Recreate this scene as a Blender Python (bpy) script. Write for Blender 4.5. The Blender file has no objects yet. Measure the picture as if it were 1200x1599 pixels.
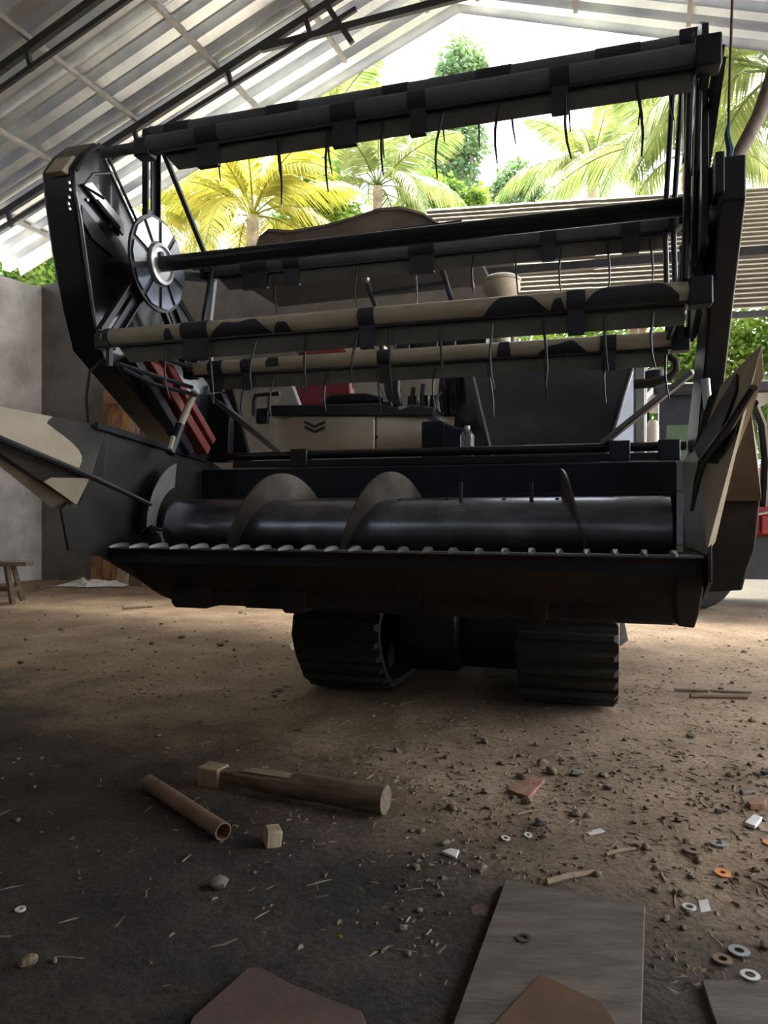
import bpy, math, random
from mathutils import Vector, Matrix, noise

random.seed(7)
S = bpy.context.scene
COL = S.collection
R = math.radians

# ------------------------------------------------------------------ camera
F = 26.0 / 36.0 * 1599.0          # focal length in pixels of the 1200x1599 frame
EYE = 0.95
cd = bpy.data.cameras.new('camera')
cam = bpy.data.objects.new('camera', cd)
COL.objects.link(cam)
cam.location = (0, 0, EYE)
cam.rotation_euler = (R(90), 0, 0)
cd.sensor_fit = 'VERTICAL'
cd.sensor_height = 36.0
cd.lens = 26.0
cd.clip_start = 0.05
cd.clip_end = 300
S.camera = cam

# ------------------------------------------------------------------ sky, sun, exposure
SKY_STRENGTH = 1.25
SUN_STRENGTH = 5.0
EXPOSURE = 2.35
w = bpy.data.worlds.new('sky')
S.world = w
w.use_nodes = True
wn = w.node_tree.nodes
wl = w.node_tree.links
bg = wn['Background']
bg.inputs['Color'].default_value = (0.93, 0.96, 1.0, 1)
bg.inputs['Strength'].default_value = SKY_STRENGTH
sd = bpy.data.lights.new('sun', 'SUN')
sd.energy = SUN_STRENGTH
sd.angle = R(25)
sd.color = (1.0, 0.95, 0.85)
sun = bpy.data.objects.new('sun', sd)
COL.objects.link(sun)
sun.rotation_euler = Vector((-0.10, -0.32, -1.0)).to_track_quat('-Z', 'Y').to_euler()
S.view_settings.view_transform = 'Standard'
S.view_settings.look = 'None'
S.view_settings.gamma = 1.0
S.view_settings.use_curve_mapping = False
S.view_settings.exposure = EXPOSURE

# ------------------------------------------------------------------ frames of reference
TH = R(16.7)                        # yaw of the harvester
MO = Vector((-0.05, 2.77, 0.0))     # harvester origin on the ground below its cutter bar
MC, MS = math.cos(TH), math.sin(TH)
SH = R(20.0)                        # yaw of the shed
SC, SS = math.cos(SH), math.sin(SH)


def ray(px, py):
    return Vector(((px - 600.0) / F, 1.0, (799.5 - py) / F))


def to_m(p):
    d = Vector(p) - MO
    return Vector((MC * d.x - MS * d.y, MS * d.x + MC * d.y, d.z))


def m_w(p):
    return Vector((MO.x + MC * p[0] + MS * p[1], MO.y - MS * p[0] + MC * p[1], p[2]))


def mY(px, py, y):
    """harvester-frame point on the plane y of the harvester"""
    d = ray(px, py)
    t = (y + MS * MO.x + MC * MO.y) / (MS * d.x + MC * d.y)
    return to_m(Vector((0, 0, EYE)) + d * t)


def mU(px, py, u):
    d = ray(px, py)
    t = (u + MC * MO.x - MS * MO.y) / (MC * d.x - MS * d.y)
    return to_m(Vector((0, 0, EYE)) + d * t)


def s_w(p):
    return Vector((SC * p[0] + SS * p[1], -SS * p[0] + SC * p[1], p[2]))


def sY(px, py, ys):
    """shed-frame point on the plane ys"""
    d = ray(px, py)
    t = ys / (SS * d.x + SC * d.y)
    p = d * t
    return Vector((SC * p.x - SS * p.y, ys, p.z + EYE))


def at(px, py, Y):
    d = ray(px, py)
    return Vector((d.x * Y, Y, EYE + d.z * Y))


def G(px, py, z=0.0):
    d = ray(px, py)
    t = (z - EYE) / d.z
    return Vector((d.x * t, t, z))


# ------------------------------------------------------------------ materials
def mat(name, col, rough=0.6, metal=0.0, spec=0.5, var=0.0, vscale=8.0, col2=None, bump=0.0, bscale=40.0,
        coat=0.0, streak=None, trans=0.0):
    m = bpy.data.materials.new(name)
    m.use_nodes = True
    nt = m.node_tree
    b = nt.nodes['Principled BSDF']
    b.inputs['Base Color'].default_value = (*col, 1)
    b.inputs['Roughness'].default_value = rough
    b.inputs['Metallic'].default_value = metal
    b.inputs['Specular IOR Level'].default_value = spec
    b.inputs['Coat Weight'].default_value = coat
    b.inputs['Transmission Weight'].default_value = trans
    tc = None
    if var > 0 or bump > 0 or col2:
        tc = nt.nodes.new('ShaderNodeTexCoord')
        mp = nt.nodes.new('ShaderNodeMapping')
        if streak:
            mp.inputs['Scale'].default_value = streak
        nt.links.new(tc.outputs['Object'], mp.inputs['Vector'])
    if var > 0 or col2:
        n = nt.nodes.new('ShaderNodeTexNoise')
        n.inputs['Scale'].default_value = vscale
        n.inputs['Detail'].default_value = 6
        n.inputs['Roughness'].default_value = 0.65
        nt.links.new(mp.outputs['Vector'], n.inputs['Vector'])
        cr = nt.nodes.new('ShaderNodeValToRGB')
        c2 = col2 if col2 else tuple(c * (1 - var) for c in col)
        c1 = col if col2 else tuple(min(1, c * (1 + var)) for c in col)
        cr.color_ramp.elements[0].position = 0.38
        cr.color_ramp.elements[1].position = 0.64
        cr.color_ramp.elements[0].color = (*c2, 1)
        cr.color_ramp.elements[1].color = (*c1, 1)
        nt.links.new(n.outputs['Fac'], cr.inputs['Fac'])
        nt.links.new(cr.outputs['Color'], b.inputs['Base Color'])
    if bump > 0:
        n2 = nt.nodes.new('ShaderNodeTexNoise')
        n2.inputs['Scale'].default_value = bscale
        n2.inputs['Detail'].default_value = 5
        nt.links.new(mp.outputs['Vector'], n2.inputs['Vector'])
        bp = nt.nodes.new('ShaderNodeBump')
        bp.inputs['Strength'].default_value = bump
        bp.inputs['Distance'].default_value = 0.02
        nt.links.new(n2.outputs['Fac'], bp.inputs['Height'])
        nt.links.new(bp.outputs['Normal'], b.inputs['Normal'])
    return m


def leaf_mat(name, c1, c2, tr=0.5, scale=1.2):
    m = bpy.data.materials.new(name)
    m.use_nodes = True
    nt = m.node_tree
    nt.nodes.clear()
    out = nt.nodes.new('ShaderNodeOutputMaterial')
    tc = nt.nodes.new('ShaderNodeTexCoord')
    n = nt.nodes.new('ShaderNodeTexNoise')
    n.inputs['Scale'].default_value = scale
    n.inputs['Detail'].default_value = 4
    nt.links.new(tc.outputs['Object'], n.inputs['Vector'])
    cr = nt.nodes.new('ShaderNodeValToRGB')
    cr.color_ramp.elements[0].position = 0.35
    cr.color_ramp.elements[1].position = 0.65
    cr.color_ramp.elements[0].color = (*c1, 1)
    cr.color_ramp.elements[1].color = (*c2, 1)
    nt.links.new(n.outputs['Fac'], cr.inputs['Fac'])
    d = nt.nodes.new('ShaderNodeBsdfPrincipled')
    d.inputs['Roughness'].default_value = 0.5
    t = nt.nodes.new('ShaderNodeBsdfTranslucent')
    mx = nt.nodes.new('ShaderNodeMixShader')
    mx.inputs[0].default_value = tr
    nt.links.new(cr.outputs['Color'], d.inputs['Base Color'])
    nt.links.new(cr.outputs['Color'], t.inputs['Color'])
    nt.links.new(d.outputs[0], mx.inputs[1])
    nt.links.new(t.outputs[0], mx.inputs[2])
    nt.links.new(mx.outputs[0], out.inputs['Surface'])
    return m


M = {}
M['black'] = mat('black_paint', (0.019, 0.023, 0.034), rough=0.38, var=0.25, vscale=9, bump=0.05, bscale=60)
M['gloss_black'] = mat('gloss_black_paint', (0.012, 0.014, 0.020), rough=0.22, coat=0.3, bump=0.10, bscale=7)
M['tank'] = mat('glossy_dented_steel', (0.085, 0.09, 0.108), rough=0.25, metal=0.45, var=0.2, vscale=3, bump=0.35, bscale=4)
M['navy'] = mat('dark_navy_paint', (0.010, 0.017, 0.034), rough=0.30, var=0.3, vscale=6)
M['drum'] = mat('worn_dark_steel', (0.24, 0.26, 0.32), rough=0.28, metal=0.9, var=0.25, vscale=6)
M['flight'] = mat('dull_grey_steel', (0.13, 0.11, 0.095), rough=0.48, metal=0.55, var=0.25, vscale=7)
M['cream'] = mat('cream_paint', (0.60, 0.53, 0.40), rough=0.45, var=0.12, vscale=5, bump=0.03)
M['grey_cream'] = mat('glare_grey_paint', (0.15, 0.163, 0.185), rough=0.5, var=0.15, vscale=5)  # grey of the upper bats, with bluish lens glare mixed into the colour
M['cream_panel'] = mat('cream_panel_paint', (0.78, 0.70, 0.55), rough=0.42, var=0.06, vscale=3)
M['camo_dark'] = mat('dark_olive_paint', (0.045, 0.042, 0.040), rough=0.45, var=0.25, vscale=6)
M['tape'] = mat('dark_tape', (0.036, 0.041, 0.053), rough=0.5, var=0.2)  # tape colour also carries some of the bluish glare
M['grey_bar'] = mat('grey_strip', (0.15, 0.14, 0.12), rough=0.55, var=0.2, vscale=8)
M['rust_dark'] = mat('rusty_underside', (0.040, 0.024, 0.018), rough=0.75, col2=(0.013, 0.011, 0.011), vscale=3, bump=0.1)
M['rust_box'] = mat('brown_weathered_paint', (0.17, 0.115, 0.08), rough=0.6, col2=(0.10, 0.07, 0.055), vscale=5)
M['rubber'] = mat('black_rubber', (0.014, 0.013, 0.012), rough=0.8, var=0.3, vscale=10, bump=0.15)
M['steel'] = mat('bright_steel', (0.65, 0.65, 0.67), rough=0.3, metal=1.0, var=0.15)
M['grey_steel'] = mat('grey_steel', (0.30, 0.31, 0.33), rough=0.4, metal=0.7, var=0.15)
M['grey_plate'] = mat('scuffed_grey_plate', (0.42, 0.42, 0.42), rough=0.5, metal=0.3, var=0.2, vscale=5)
M['alu'] = mat('pressed_aluminium', (0.72, 0.73, 0.76), rough=0.35, metal=0.6, var=0.1)
M['red'] = mat('red_seat_vinyl', (0.24, 0.014, 0.03), rough=0.4, var=0.15)
M['red_arm'] = mat('faded_red_paint', (0.30, 0.075, 0.065), rough=0.5, var=0.3, vscale=5)
M['red_body'] = mat('red_body_paint', (0.22, 0.014, 0.018), rough=0.35, var=0.15)
M['canvas'] = mat('brown_canvas', (0.20, 0.16, 0.13), rough=0.8, var=0.25, vscale=4, bump=0.1)
M['white_plastic'] = mat('white_plastic', (0.75, 0.75, 0.74), rough=0.4, var=0.08)
M['clear'] = mat('clear_plastic', (0.9, 0.95, 0.97), rough=0.08, trans=0.9)
M['glass'] = mat('dark_window_glass', (0.20, 0.30, 0.20), rough=0.05, metal=0.5)
M['zinc'] = mat('corrugated_zinc', (0.82, 0.86, 0.95), rough=0.34, metal=0.9, var=0.14, vscale=1.6, streak=(1, 0.3, 1))
M['truss'] = mat('dark_steel_truss', (0.050, 0.052, 0.060), rough=0.5, metal=0.3, var=0.2)
M['purlin'] = mat('galvanised_purlin', (0.30, 0.29, 0.28), rough=0.5, metal=0.5, var=0.2)
M['lean_to'] = mat('weathered_cladding', (0.24, 0.21, 0.15), rough=0.6, col2=(0.16, 0.14, 0.105), vscale=1.5, streak=(1, 4, 4))
M['wood'] = mat('dry_timber', (0.215, 0.150, 0.10), rough=0.8, col2=(0.10, 0.07, 0.05), vscale=9, bump=0.2, streak=(1, 6, 6))
M['wood_grey'] = mat('grey_plywood', (0.145, 0.118, 0.096), rough=0.8, col2=(0.072, 0.058, 0.048), vscale=5, bump=0.15, streak=(1, 4, 4))
M['wood_door'] = mat('brown_old_door', (0.42, 0.22, 0.09), rough=0.7, col2=(0.14, 0.065, 0.03), vscale=4, streak=(2, 2, 0.8))
M['wood_pale'] = mat('pale_plank', (0.33, 0.25, 0.17), rough=0.75, var=0.25, vscale=5, streak=(5, 5, 1))
M['board_brown'] = mat('brown_board', (0.10, 0.062, 0.052), rough=0.85, var=0.25, vscale=4, bump=0.1)
M['rust_pipe'] = mat('rusty_pipe', (0.24, 0.155, 0.10), rough=0.7, col2=(0.15, 0.09, 0.058), vscale=7, bump=0.15)
M['cardboard'] = mat('orange_cardboard', (0.105, 0.054, 0.027), rough=0.85, var=0.2, vscale=6)
M['brick_red'] = mat('broken_brick', (0.30, 0.15, 0.10), rough=0.9, var=0.3, bump=0.3)
M['stone'] = mat('pebble_stone', (0.19, 0.16, 0.13), rough=0.9, var=0.4, vscale=20, bump=0.3)
M['clod'] = mat('dirt_clod', (0.19, 0.145, 0.105), rough=0.95, var=0.5, vscale=3)
M['straw'] = mat('dry_straw', (0.27, 0.22, 0.15), rough=0.8, var=0.3)
M['paper'] = mat('dirty_paper', (0.62, 0.60, 0.57), rough=0.8, var=0.12)
M['orange_disc'] = mat('orange_disc', (0.65, 0.27, 0.06), rough=0.6, var=0.2)
M['rope'] = mat('brown_rope', (0.22, 0.15, 0.12), rough=0.9, var=0.3)
M['blue_cord'] = mat('blue_cord', (0.06, 0.16, 0.22), rough=0.8)
M['branch'] = mat('bare_wood_pole', (0.24, 0.19, 0.16), rough=0.75, var=0.25, vscale=5, streak=(6, 6, 1))
M['hole'] = mat('dark_hole', (0.004, 0.004, 0.004), rough=0.9)
M['bark'] = mat('palm_bark', (0.26, 0.20, 0.14), rough=0.9, var=0.35, vscale=6, bump=0.3)
M['palm_y'] = leaf_mat('yellow_palm_leaf', (0.19, 0.21, 0.02), (0.42, 0.37, 0.06), 0.55)
M['palm_g'] = leaf_mat('green_palm_leaf', (0.10, 0.16, 0.04), (0.28, 0.31, 0.10), 0.5)
M['leaf_d'] = leaf_mat('dark_tree_leaf', (0.09, 0.17, 0.07), (0.19, 0.29, 0.11), 0.45)
M['leaf_l'] = leaf_mat('light_bush_leaf', (0.08, 0.18, 0.03), (0.27, 0.38, 0.06), 0.5)


def concrete(name, c1, c2, seed=0.0):
    m = mat(name, c1, rough=0.85, col2=c2, vscale=1.6, bump=0.35, bscale=5)
    return m


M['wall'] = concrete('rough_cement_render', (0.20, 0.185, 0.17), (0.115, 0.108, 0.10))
M['wall_side'] = concrete('lit_cement_render', (0.60, 0.58, 0.56), (0.36, 0.35, 0.34))  # left wall cement, made paler to carry the light falling on it


def floor_material():
    m = bpy.data.materials.new('packed_dirt')
    m.use_nodes = True
    nt = m.node_tree
    L = nt.links.new
    b = nt.nodes['Principled BSDF']
    b.inputs['Roughness'].default_value = 0.92
    b.inputs['Specular IOR Level'].default_value = 0.25
    tc = nt.nodes.new('ShaderNodeTexCoord')

    def nz(scale, detail=6, rough=0.6):
        n = nt.nodes.new('ShaderNodeTexNoise')
        n.inputs['Scale'].default_value = scale
        n.inputs['Detail'].default_value = detail
        n.inputs['Roughness'].default_value = rough
        L(tc.outputs['Object'], n.inputs['Vector'])
        return n

    def ramp(fac, p0, p1, c0, c1):
        r = nt.nodes.new('ShaderNodeValToRGB')
        r.color_ramp.elements[0].position = p0
        r.color_ramp.elements[1].position = p1
        r.color_ramp.elements[0].color = (*c0, 1)
        r.color_ramp.elements[1].color = (*c1, 1)
        L(fac, r.inputs['Fac'])
        return r

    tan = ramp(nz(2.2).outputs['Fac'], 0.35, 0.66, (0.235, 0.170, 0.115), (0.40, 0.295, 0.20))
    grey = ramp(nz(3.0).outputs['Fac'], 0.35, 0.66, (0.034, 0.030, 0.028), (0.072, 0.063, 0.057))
    # oily grey soil covers the near left of the floor
    sx = nt.nodes.new('ShaderNodeSeparateXYZ')
    L(tc.outputs['Object'], sx.inputs[0])

    def math_(op, a, bb):
        n = nt.nodes.new('ShaderNodeMath')
        n.operation = op
        for i, v in enumerate((a, bb)):
            if isinstance(v, (int, float)):
                n.inputs[i].default_value = v
            else:
                L(v, n.inputs[i])
        return n.outputs[0]
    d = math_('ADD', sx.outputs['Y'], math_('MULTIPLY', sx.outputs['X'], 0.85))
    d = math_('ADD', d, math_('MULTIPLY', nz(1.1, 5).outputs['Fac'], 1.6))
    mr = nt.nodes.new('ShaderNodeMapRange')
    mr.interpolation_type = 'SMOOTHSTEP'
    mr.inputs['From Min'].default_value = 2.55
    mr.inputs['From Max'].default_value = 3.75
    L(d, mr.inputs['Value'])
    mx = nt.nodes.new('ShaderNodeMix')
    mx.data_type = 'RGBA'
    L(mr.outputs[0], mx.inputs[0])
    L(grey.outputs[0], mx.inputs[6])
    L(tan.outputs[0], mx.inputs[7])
    # yard outside the shed, coloured to bounce light onto roof and floor
    ysn = math_('ADD', math_('MULTIPLY', sx.outputs['X'], SS), math_('MULTIPLY', sx.outputs['Y'], SC))
    m2 = nt.nodes.new('ShaderNodeMapRange')
    m2.inputs['From Min'].default_value = 8.2
    m2.inputs['From Max'].default_value = 8.9
    L(ysn, m2.inputs['Value'])
    yard = nt.nodes.new('ShaderNodeMix')
    yard.data_type = 'RGBA'
    L(m2.outputs[0], yard.inputs[0])
    L(mx.outputs[2], yard.inputs[6])
    yard.inputs[7].default_value = (0.30, 0.265, 0.21, 1)
    mx = yard
    # fine speckle of grit
    sp = ramp(nz(60, 4, 0.7).outputs['Fac'], 0.36, 0.62, (0.55, 0.52, 0.5), (1.12, 1.12, 1.12))
    mu = nt.nodes.new('ShaderNodeMix')
    mu.data_type = 'RGBA'
    mu.blend_type = 'MULTIPLY'
    mu.inputs[0].default_value = 0.8
    L(mx.outputs[2], mu.inputs[6])
    L(sp.outputs[0], mu.inputs[7])
    L(mu.outputs[2], b.inputs['Base Color'])
    bp = nt.nodes.new('ShaderNodeBump')
    bp.inputs['Strength'].default_value = 0.7
    bp.inputs['Distance'].default_value = 0.02
    hs = math_('ADD', nz(9, 8, 0.7).outputs['Fac'], math_('MULTIPLY', nz(45, 5, 0.7).outputs['Fac'], 0.5))
    hs = math_('ADD', hs, math_('MULTIPLY', nz(2.6, 3, 0.5).outputs['Fac'], 2.2))
    L(hs, bp.inputs['Height'])
    L(bp.outputs[0], b.inputs['Normal'])
    return m


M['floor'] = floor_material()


# ------------------------------------------------------------------ mesh builder
class MB:
    def __init__(self):
        self.v = []
        self.f = []

    def add(self, vs, fs):
        k = len(self.v)
        self.v += [Vector(p) for p in vs]
        self.f += [tuple(i + k for i in f) for f in fs]
        return self

    def box(self, lo, hi):
        x0, y0, z0 = lo
        x1, y1, z1 = hi
        return self.add([(x0, y0, z0), (x1, y0, z0), (x1, y1, z0), (x0, y1, z0),
                         (x0, y0, z1), (x1, y0, z1), (x1, y1, z1), (x0, y1, z1)],
                        [(3, 2, 1, 0), (4, 5, 6, 7), (0, 1, 5, 4), (1, 2, 6, 5), (2, 3, 7, 6), (3, 0, 4, 7)])

    def bar(self, a, b, wd, ht, up=(0, 0, 1)):
        """rectangular bar from a to b; ht runs along up, wd across"""
        a, b = Vector(a), Vector(b)
        d = (b - a).normalized()
        up = Vector(up)
        sx = d.cross(up)
        if sx.length < 1e-4:
            sx = d.cross(Vector((1, 0, 0)))
        sx.normalize()
        uz = sx.cross(d).normalized()
        vs = []
        for p in (a, b):
            for i, j in ((-1, -1), (1, -1), (1, 1), (-1, 1)):
                vs.append(p + sx * (i * wd / 2) + uz * (j * ht / 2))
        return self.add(vs, [(0, 1, 2, 3), (7, 6, 5, 4), (0, 4, 5, 1), (1, 5, 6, 2), (2, 6, 7, 3), (3, 7, 4, 0)])

    def tube(self, pts, r, n=10, caps=True):
        pts = [Vector(p) for p in pts]
        rr = r if isinstance(r, (list, tuple)) else [r] * len(pts)
        prev = None
        vs, fs = [], []
        for i, p in enumerate(pts):
            if i == 0:
                d = pts[1] - pts[0]
            elif i == len(pts) - 1:
                d = pts[-1] - pts[-2]
            else:
                d = (pts[i + 1] - pts[i]).normalized() + (pts[i] - pts[i - 1]).normalized()
            d.normalize()
            if prev is None:
                ref = Vector((0, 0, 1)) if abs(d.z) < 0.9 else Vector((1, 0, 0))
                a = d.cross(ref).normalized()
            else:
                a = (prev - d * prev.dot(d)).normalized()
            prev = a
            b = d.cross(a)
            for k in range(n):
                t = 2 * math.pi * k / n
                vs.append(p + (a * math.cos(t) + b * math.sin(t)) * rr[i])
        for i in range(len(pts) - 1):
            for k in range(n):
                k2 = (k + 1) % n
                fs.append((i * n + k, i * n + k2, (i + 1) * n + k2, (i + 1) * n + k))
        if caps:
            fs.append(tuple(range(n - 1, -1, -1)))
            fs.append(tuple((len(pts) - 1) * n + k for k in range(n)))
        return self.add(vs, fs)

    def plate(self, poly, off):
        """polygon extruded by the vector off"""
        poly = [Vector(p) for p in poly]
        off = Vector(off)
        n = len(poly)
        vs = poly + [p + off for p in poly]
        fs = [tuple(range(n - 1, -1, -1)), tuple(range(n, 2 * n))]
        for i in range(n):
            j = (i + 1) % n
            fs.append((i, j, n + j, n + i))
        return self.add(vs, fs)

    def lathe(self, prof, o=(0, 0, 0), axis='Z', n=20, caps=True):
        vs, fs = [], []
        o = Vector(o)
        for r, h in prof:
            for k in range(n):
                t = 2 * math.pi * k / n
                c, s = r * math.cos(t), r * math.sin(t)
                p = {'Z': (c, s, h), 'X': (h, c, s), 'Y': (s, h, c)}[axis]
                vs.append(o + Vector(p))
        m = len(prof)
        for i in range(m - 1):
            for k in range(n):
                k2 = (k + 1) % n
                fs.append((i * n + k, i * n + k2, (i + 1) * n + k2, (i + 1) * n + k))
        if caps:
            if prof[0][0] > 1e-5:
                fs.append(tuple(range(n - 1, -1, -1)))
            if prof[-1][0] > 1e-5:
                fs.append(tuple((m - 1) * n + k for k in range(n)))
        return self.add(vs, fs)

    def ring(self, ri, ro, h, n=20):
        return self.lathe([(ri, 0), (ro, 0), (ro, h), (ri, h), (ri, 0)], n=n, caps=False)

    def mesh(self, name, m, sharp=35):
        me = bpy.data.meshes.new(name)
        me.from_pydata([tuple(p) for p in self.v], [], self.f)
        me.materials.append(m)
        me.polygons.foreach_set('use_smooth', [True] * len(me.polygons))
        me.update()
        try:
            me.set_sharp_from_angle(angle=R(sharp))
        except Exception:
            pass
        return me

    def build(self, name, m, parent=None, loc=None, bevel=0.0, sharp=35):
        import bmesh
        me = self.mesh(name, m, sharp)
        bm = bmesh.new()
        bm.from_mesh(me)
        bmesh.ops.recalc_face_normals(bm, faces=bm.faces)
        bm.to_mesh(me)
        bm.free()
        o = bpy.data.objects.new(name, me)
        COL.objects.link(o)
        if parent is not None:
            o.parent = parent
        if loc is not None:
            o.location = loc
        if bevel > 0:
            md = o.modifiers.new('bevel', 'BEVEL')
            md.width = bevel
            md.segments = 2
            md.limit_method = 'ANGLE'
            md.angle_limit = R(40)
        return o


def tag(o, label=None, cat=None, group=None, kind=None):
    if label:
        o['label'] = label
    if cat:
        o['category'] = cat
    if group:
        o['group'] = group
    if kind:
        o['kind'] = kind
    return o


def empty(name, loc=(0, 0, 0), rz=0.0):
    o = bpy.data.objects.new(name, None)
    COL.objects.link(o)
    o.empty_display_size = 0.1
    o.location = loc
    o.rotation_euler = (0, 0, rz)
    return o


def link_copy(o, parent, loc=None):
    c = o.copy()
    COL.objects.link(c)
    c.parent = parent
    if loc is not None:
        c.location = loc
    return c


# ================================================================== SETTING
def fh(x, y):
    a = max(0.0, min(1.0, (10 - y) / 6.0))
    v = 0.016 * noise.noise(Vector((x * 1.1, y * 1.1, 3.1))) + 0.008 * noise.noise(Vector((x * 4.3, y * 4.3, 7.7)))
    v += 0.0035 * noise.noise(Vector((x * 13, y * 13, 1.7)))
    return v * a - 0.004


def make_floor():
    xs, ys = [], []
    y = -9.0
    while y < 60:
        ys.append(y)
        y += 0.5 if y < 0.5 else (0.03 if y < 4.2 else (0.08 if y < 8 else (0.4 if y < 14 else 4)))
    x = -40.0
    while x < 40:
        xs.append(x)
        x += 4 if abs(x) > 13 else (0.3 if abs(x) > 3.2 else 0.035)
    vs = [(a, b, fh(a, b)) for b in ys for a in xs]
    n = len(xs)
    fs = [(j * n + i, j * n + i + 1, (j + 1) * n + i + 1, (j + 1) * n + i)
          for j in range(len(ys) - 1) for i in range(n - 1)]
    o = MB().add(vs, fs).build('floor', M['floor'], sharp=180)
    tag(o, 'packed dirt floor, tan by the walls and oily grey in front', kind='structure')
    return o


make_floor()

WALL_H = 4.15
EAVE_X, RIDGE_X, RIDGE_Z, SLOPE = -9.1, -2.21, 6.96, 0.353
R_EAVE_X = 4.9
GABLE = 8.25
shed_rot = -SH

# back wall of the shed (rough cement) with an uneven top
def wall_poly(name, pts, off, m, label):
    o = MB().plate([s_w(p) for p in pts], s_w(off)).build(name, m)
    tag(o, label, kind='structure')
    return o


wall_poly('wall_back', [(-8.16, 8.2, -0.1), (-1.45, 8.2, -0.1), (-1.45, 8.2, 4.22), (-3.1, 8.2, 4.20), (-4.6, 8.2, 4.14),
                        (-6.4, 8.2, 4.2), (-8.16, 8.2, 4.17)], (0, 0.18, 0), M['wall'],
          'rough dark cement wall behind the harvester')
wall_poly('wall_left', [(-8.16, 8.38, -0.1), (-8.16, -8, -0.1), (-8.16, -8, 4.75), (-8.16, 4.5, 4.75), (-8.16, 5.0, 4.08), (-8.16, 7.0, 4.08), (-8.16, 8.0, 4.12),  # unseen near stretch raised to the eave to keep light out
                        (-8.16, 8.38, 4.17)], (-0.18, 0, 0), M['wall_side'], 'cement wall at the left edge')
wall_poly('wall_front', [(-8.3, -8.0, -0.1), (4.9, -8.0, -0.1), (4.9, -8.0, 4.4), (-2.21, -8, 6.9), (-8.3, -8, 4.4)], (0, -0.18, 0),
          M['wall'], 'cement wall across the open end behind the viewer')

wall_poly('wall_shade_right', [(4.95, -8.2, -0.1), (4.95, 1.4, -0.1), (4.95, 1.4, 4.42), (4.95, -8.2, 4.42)], (0.18, 0, 0), M['wall'], 'unseen cement wall added on the right to shade the near floor')  # unseen wall, added to keep side light off the near floor

# corrugated roof: every sheet a child
roof = empty('ceiling')
tag(roof, 'corrugated zinc gable roof of the shed', kind='structure')
PER = 0.30


def roof_z(x):
    return RIDGE_Z - SLOPE * abs(x - RIDGE_X)


def roof_sheet(x0, x1, y0, nrib, m):
    # trapezoid profile across the slope
    prof = []
    for k in range(nrib):
        b = y0 + k * PER
        prof += [(b, 0.0), (b + 0.135, 0.0), (b + 0.15, 0.125), (b + 0.285, 0.125)]
    prof.append((y0 + nrib * PER + 0.03, 0.0))
    vs = []
    for x in (x0, x1):
        for (yy, h) in prof:
            vs.append(s_w((x, yy, roof_z(x) + 0.03 + h)))
    n = len(prof)
    fs = [(i, i + 1, n + i + 1, n + i) for i in range(n - 1)]
    return MB().add(vs, fs)


ny = 0
yy = -8.1
while yy < GABLE - 0.05:
    nr = 3
    if yy + nr * PER > GABLE + 0.3:
        nr = 2
    jit = random.uniform(-0.004, 0.004)
    roof_sheet(EAVE_X, RIDGE_X, yy, nr, None).build('roof_sheet', M['zinc'], roof, loc=(0, 0, jit), sharp=15)
    roof_sheet(RIDGE_X, R_EAVE_X, yy, nr, None).build('roof_sheet', M['zinc'], roof, loc=(0, 0, jit), sharp=15)
    yy += nr * PER
MB().bar(s_w((RIDGE_X, -8.1, RIDGE_Z + 0.08)), s_w((RIDGE_X, GABLE + 0.1, RIDGE_Z + 0.08)), 0.35, 0.02).build('ridge_cap', M['zinc'], roof)
for x in (-8.1, -6.97, -5.85, -4.72, -3.55, -2.5, -1.9, -0.8, 0.35, 1.5, 2.65, 3.8, 4.75):
    z = roof_z(x) - 0.0
    MB().bar(s_w((x, -8, z)), s_w((x, GABLE + 0.12, z)), 0.045, 0.05).build('purlin', M['purlin'], roof)

# steel trusses
def truss(ys, label):
    t = empty('roof_truss', s_w((RIDGE_X, ys, 0)), 0)
    tag(t, label, 'truss')
    o0 = t.location

    def P(x, z):
        return s_w((x, ys, z)) - o0

    def chord(name, a, b, wd=0.055, ht=0.085):
        MB().bar(P(*a), P(*b), wd, ht).build(name, M['truss'], t)
    dz = -0.075
    chord('rafter', (EAVE_X, roof_z(EAVE_X) + dz), (RIDGE_X, RIDGE_Z + dz))
    chord('rafter', (RIDGE_X, RIDGE_Z + dz), (R_EAVE_X, roof_z(R_EAVE_X) + dz))
    lo = 0.32
    chord('lower_chord', (EAVE_X, roof_z(EAVE_X) - lo + 0.08), (-3.0, roof_z(-3.0) - lo), 0.035, 0.05)
    for x in (-7.9, -6.9, -5.9, -4.6, -3.6):
        chord('web_strut', (x, roof_z(x) + dz), (x + 0.06, roof_z(x) - lo + 0.03), 0.04, 0.05)
    # tie rising to the ridge and king post
    chord('tie_beam', (-4.15, roof_z(-4.15) - 0.10), (R_EAVE_X - 1.7, 6.30), 0.05, 0.075)
    chord('web_strut', (-3.35, roof_z(-3.35) + dz), (-3.05, roof_z(-3.35) - 0.55), 0.045, 0.06)
    return t


truss(7.37, 'dark steel roof truss nearest the open gable end')
truss(5.74, 'dark steel roof truss at the upper left corner')
truss(4.1, 'dark steel roof truss next inward, above the frame')
for x, nm in ((4.75, 'right'),):
    for i, y in enumerate((8.1, 4.1, 0.1, -4.0)):
        o = MB().box((-0.06, -0.06, 0), (0.06, 0.06, roof_z(4.75) - 0.03)).build('trim_%d' % (i + 1), M['truss'], loc=s_w((4.75, y, 0)))
        tag(o, 'steel post carrying the right eave', kind='structure')
# beam across the open end
o = MB().bar(s_w(sY(690, 432, 8.1)), s_w(sY(1420, 373, 8.1)), 0.06, 0.085).build('trim_5', M['truss'])
tag(o, 'dark steel beam across the open gable end', kind='structure')

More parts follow.
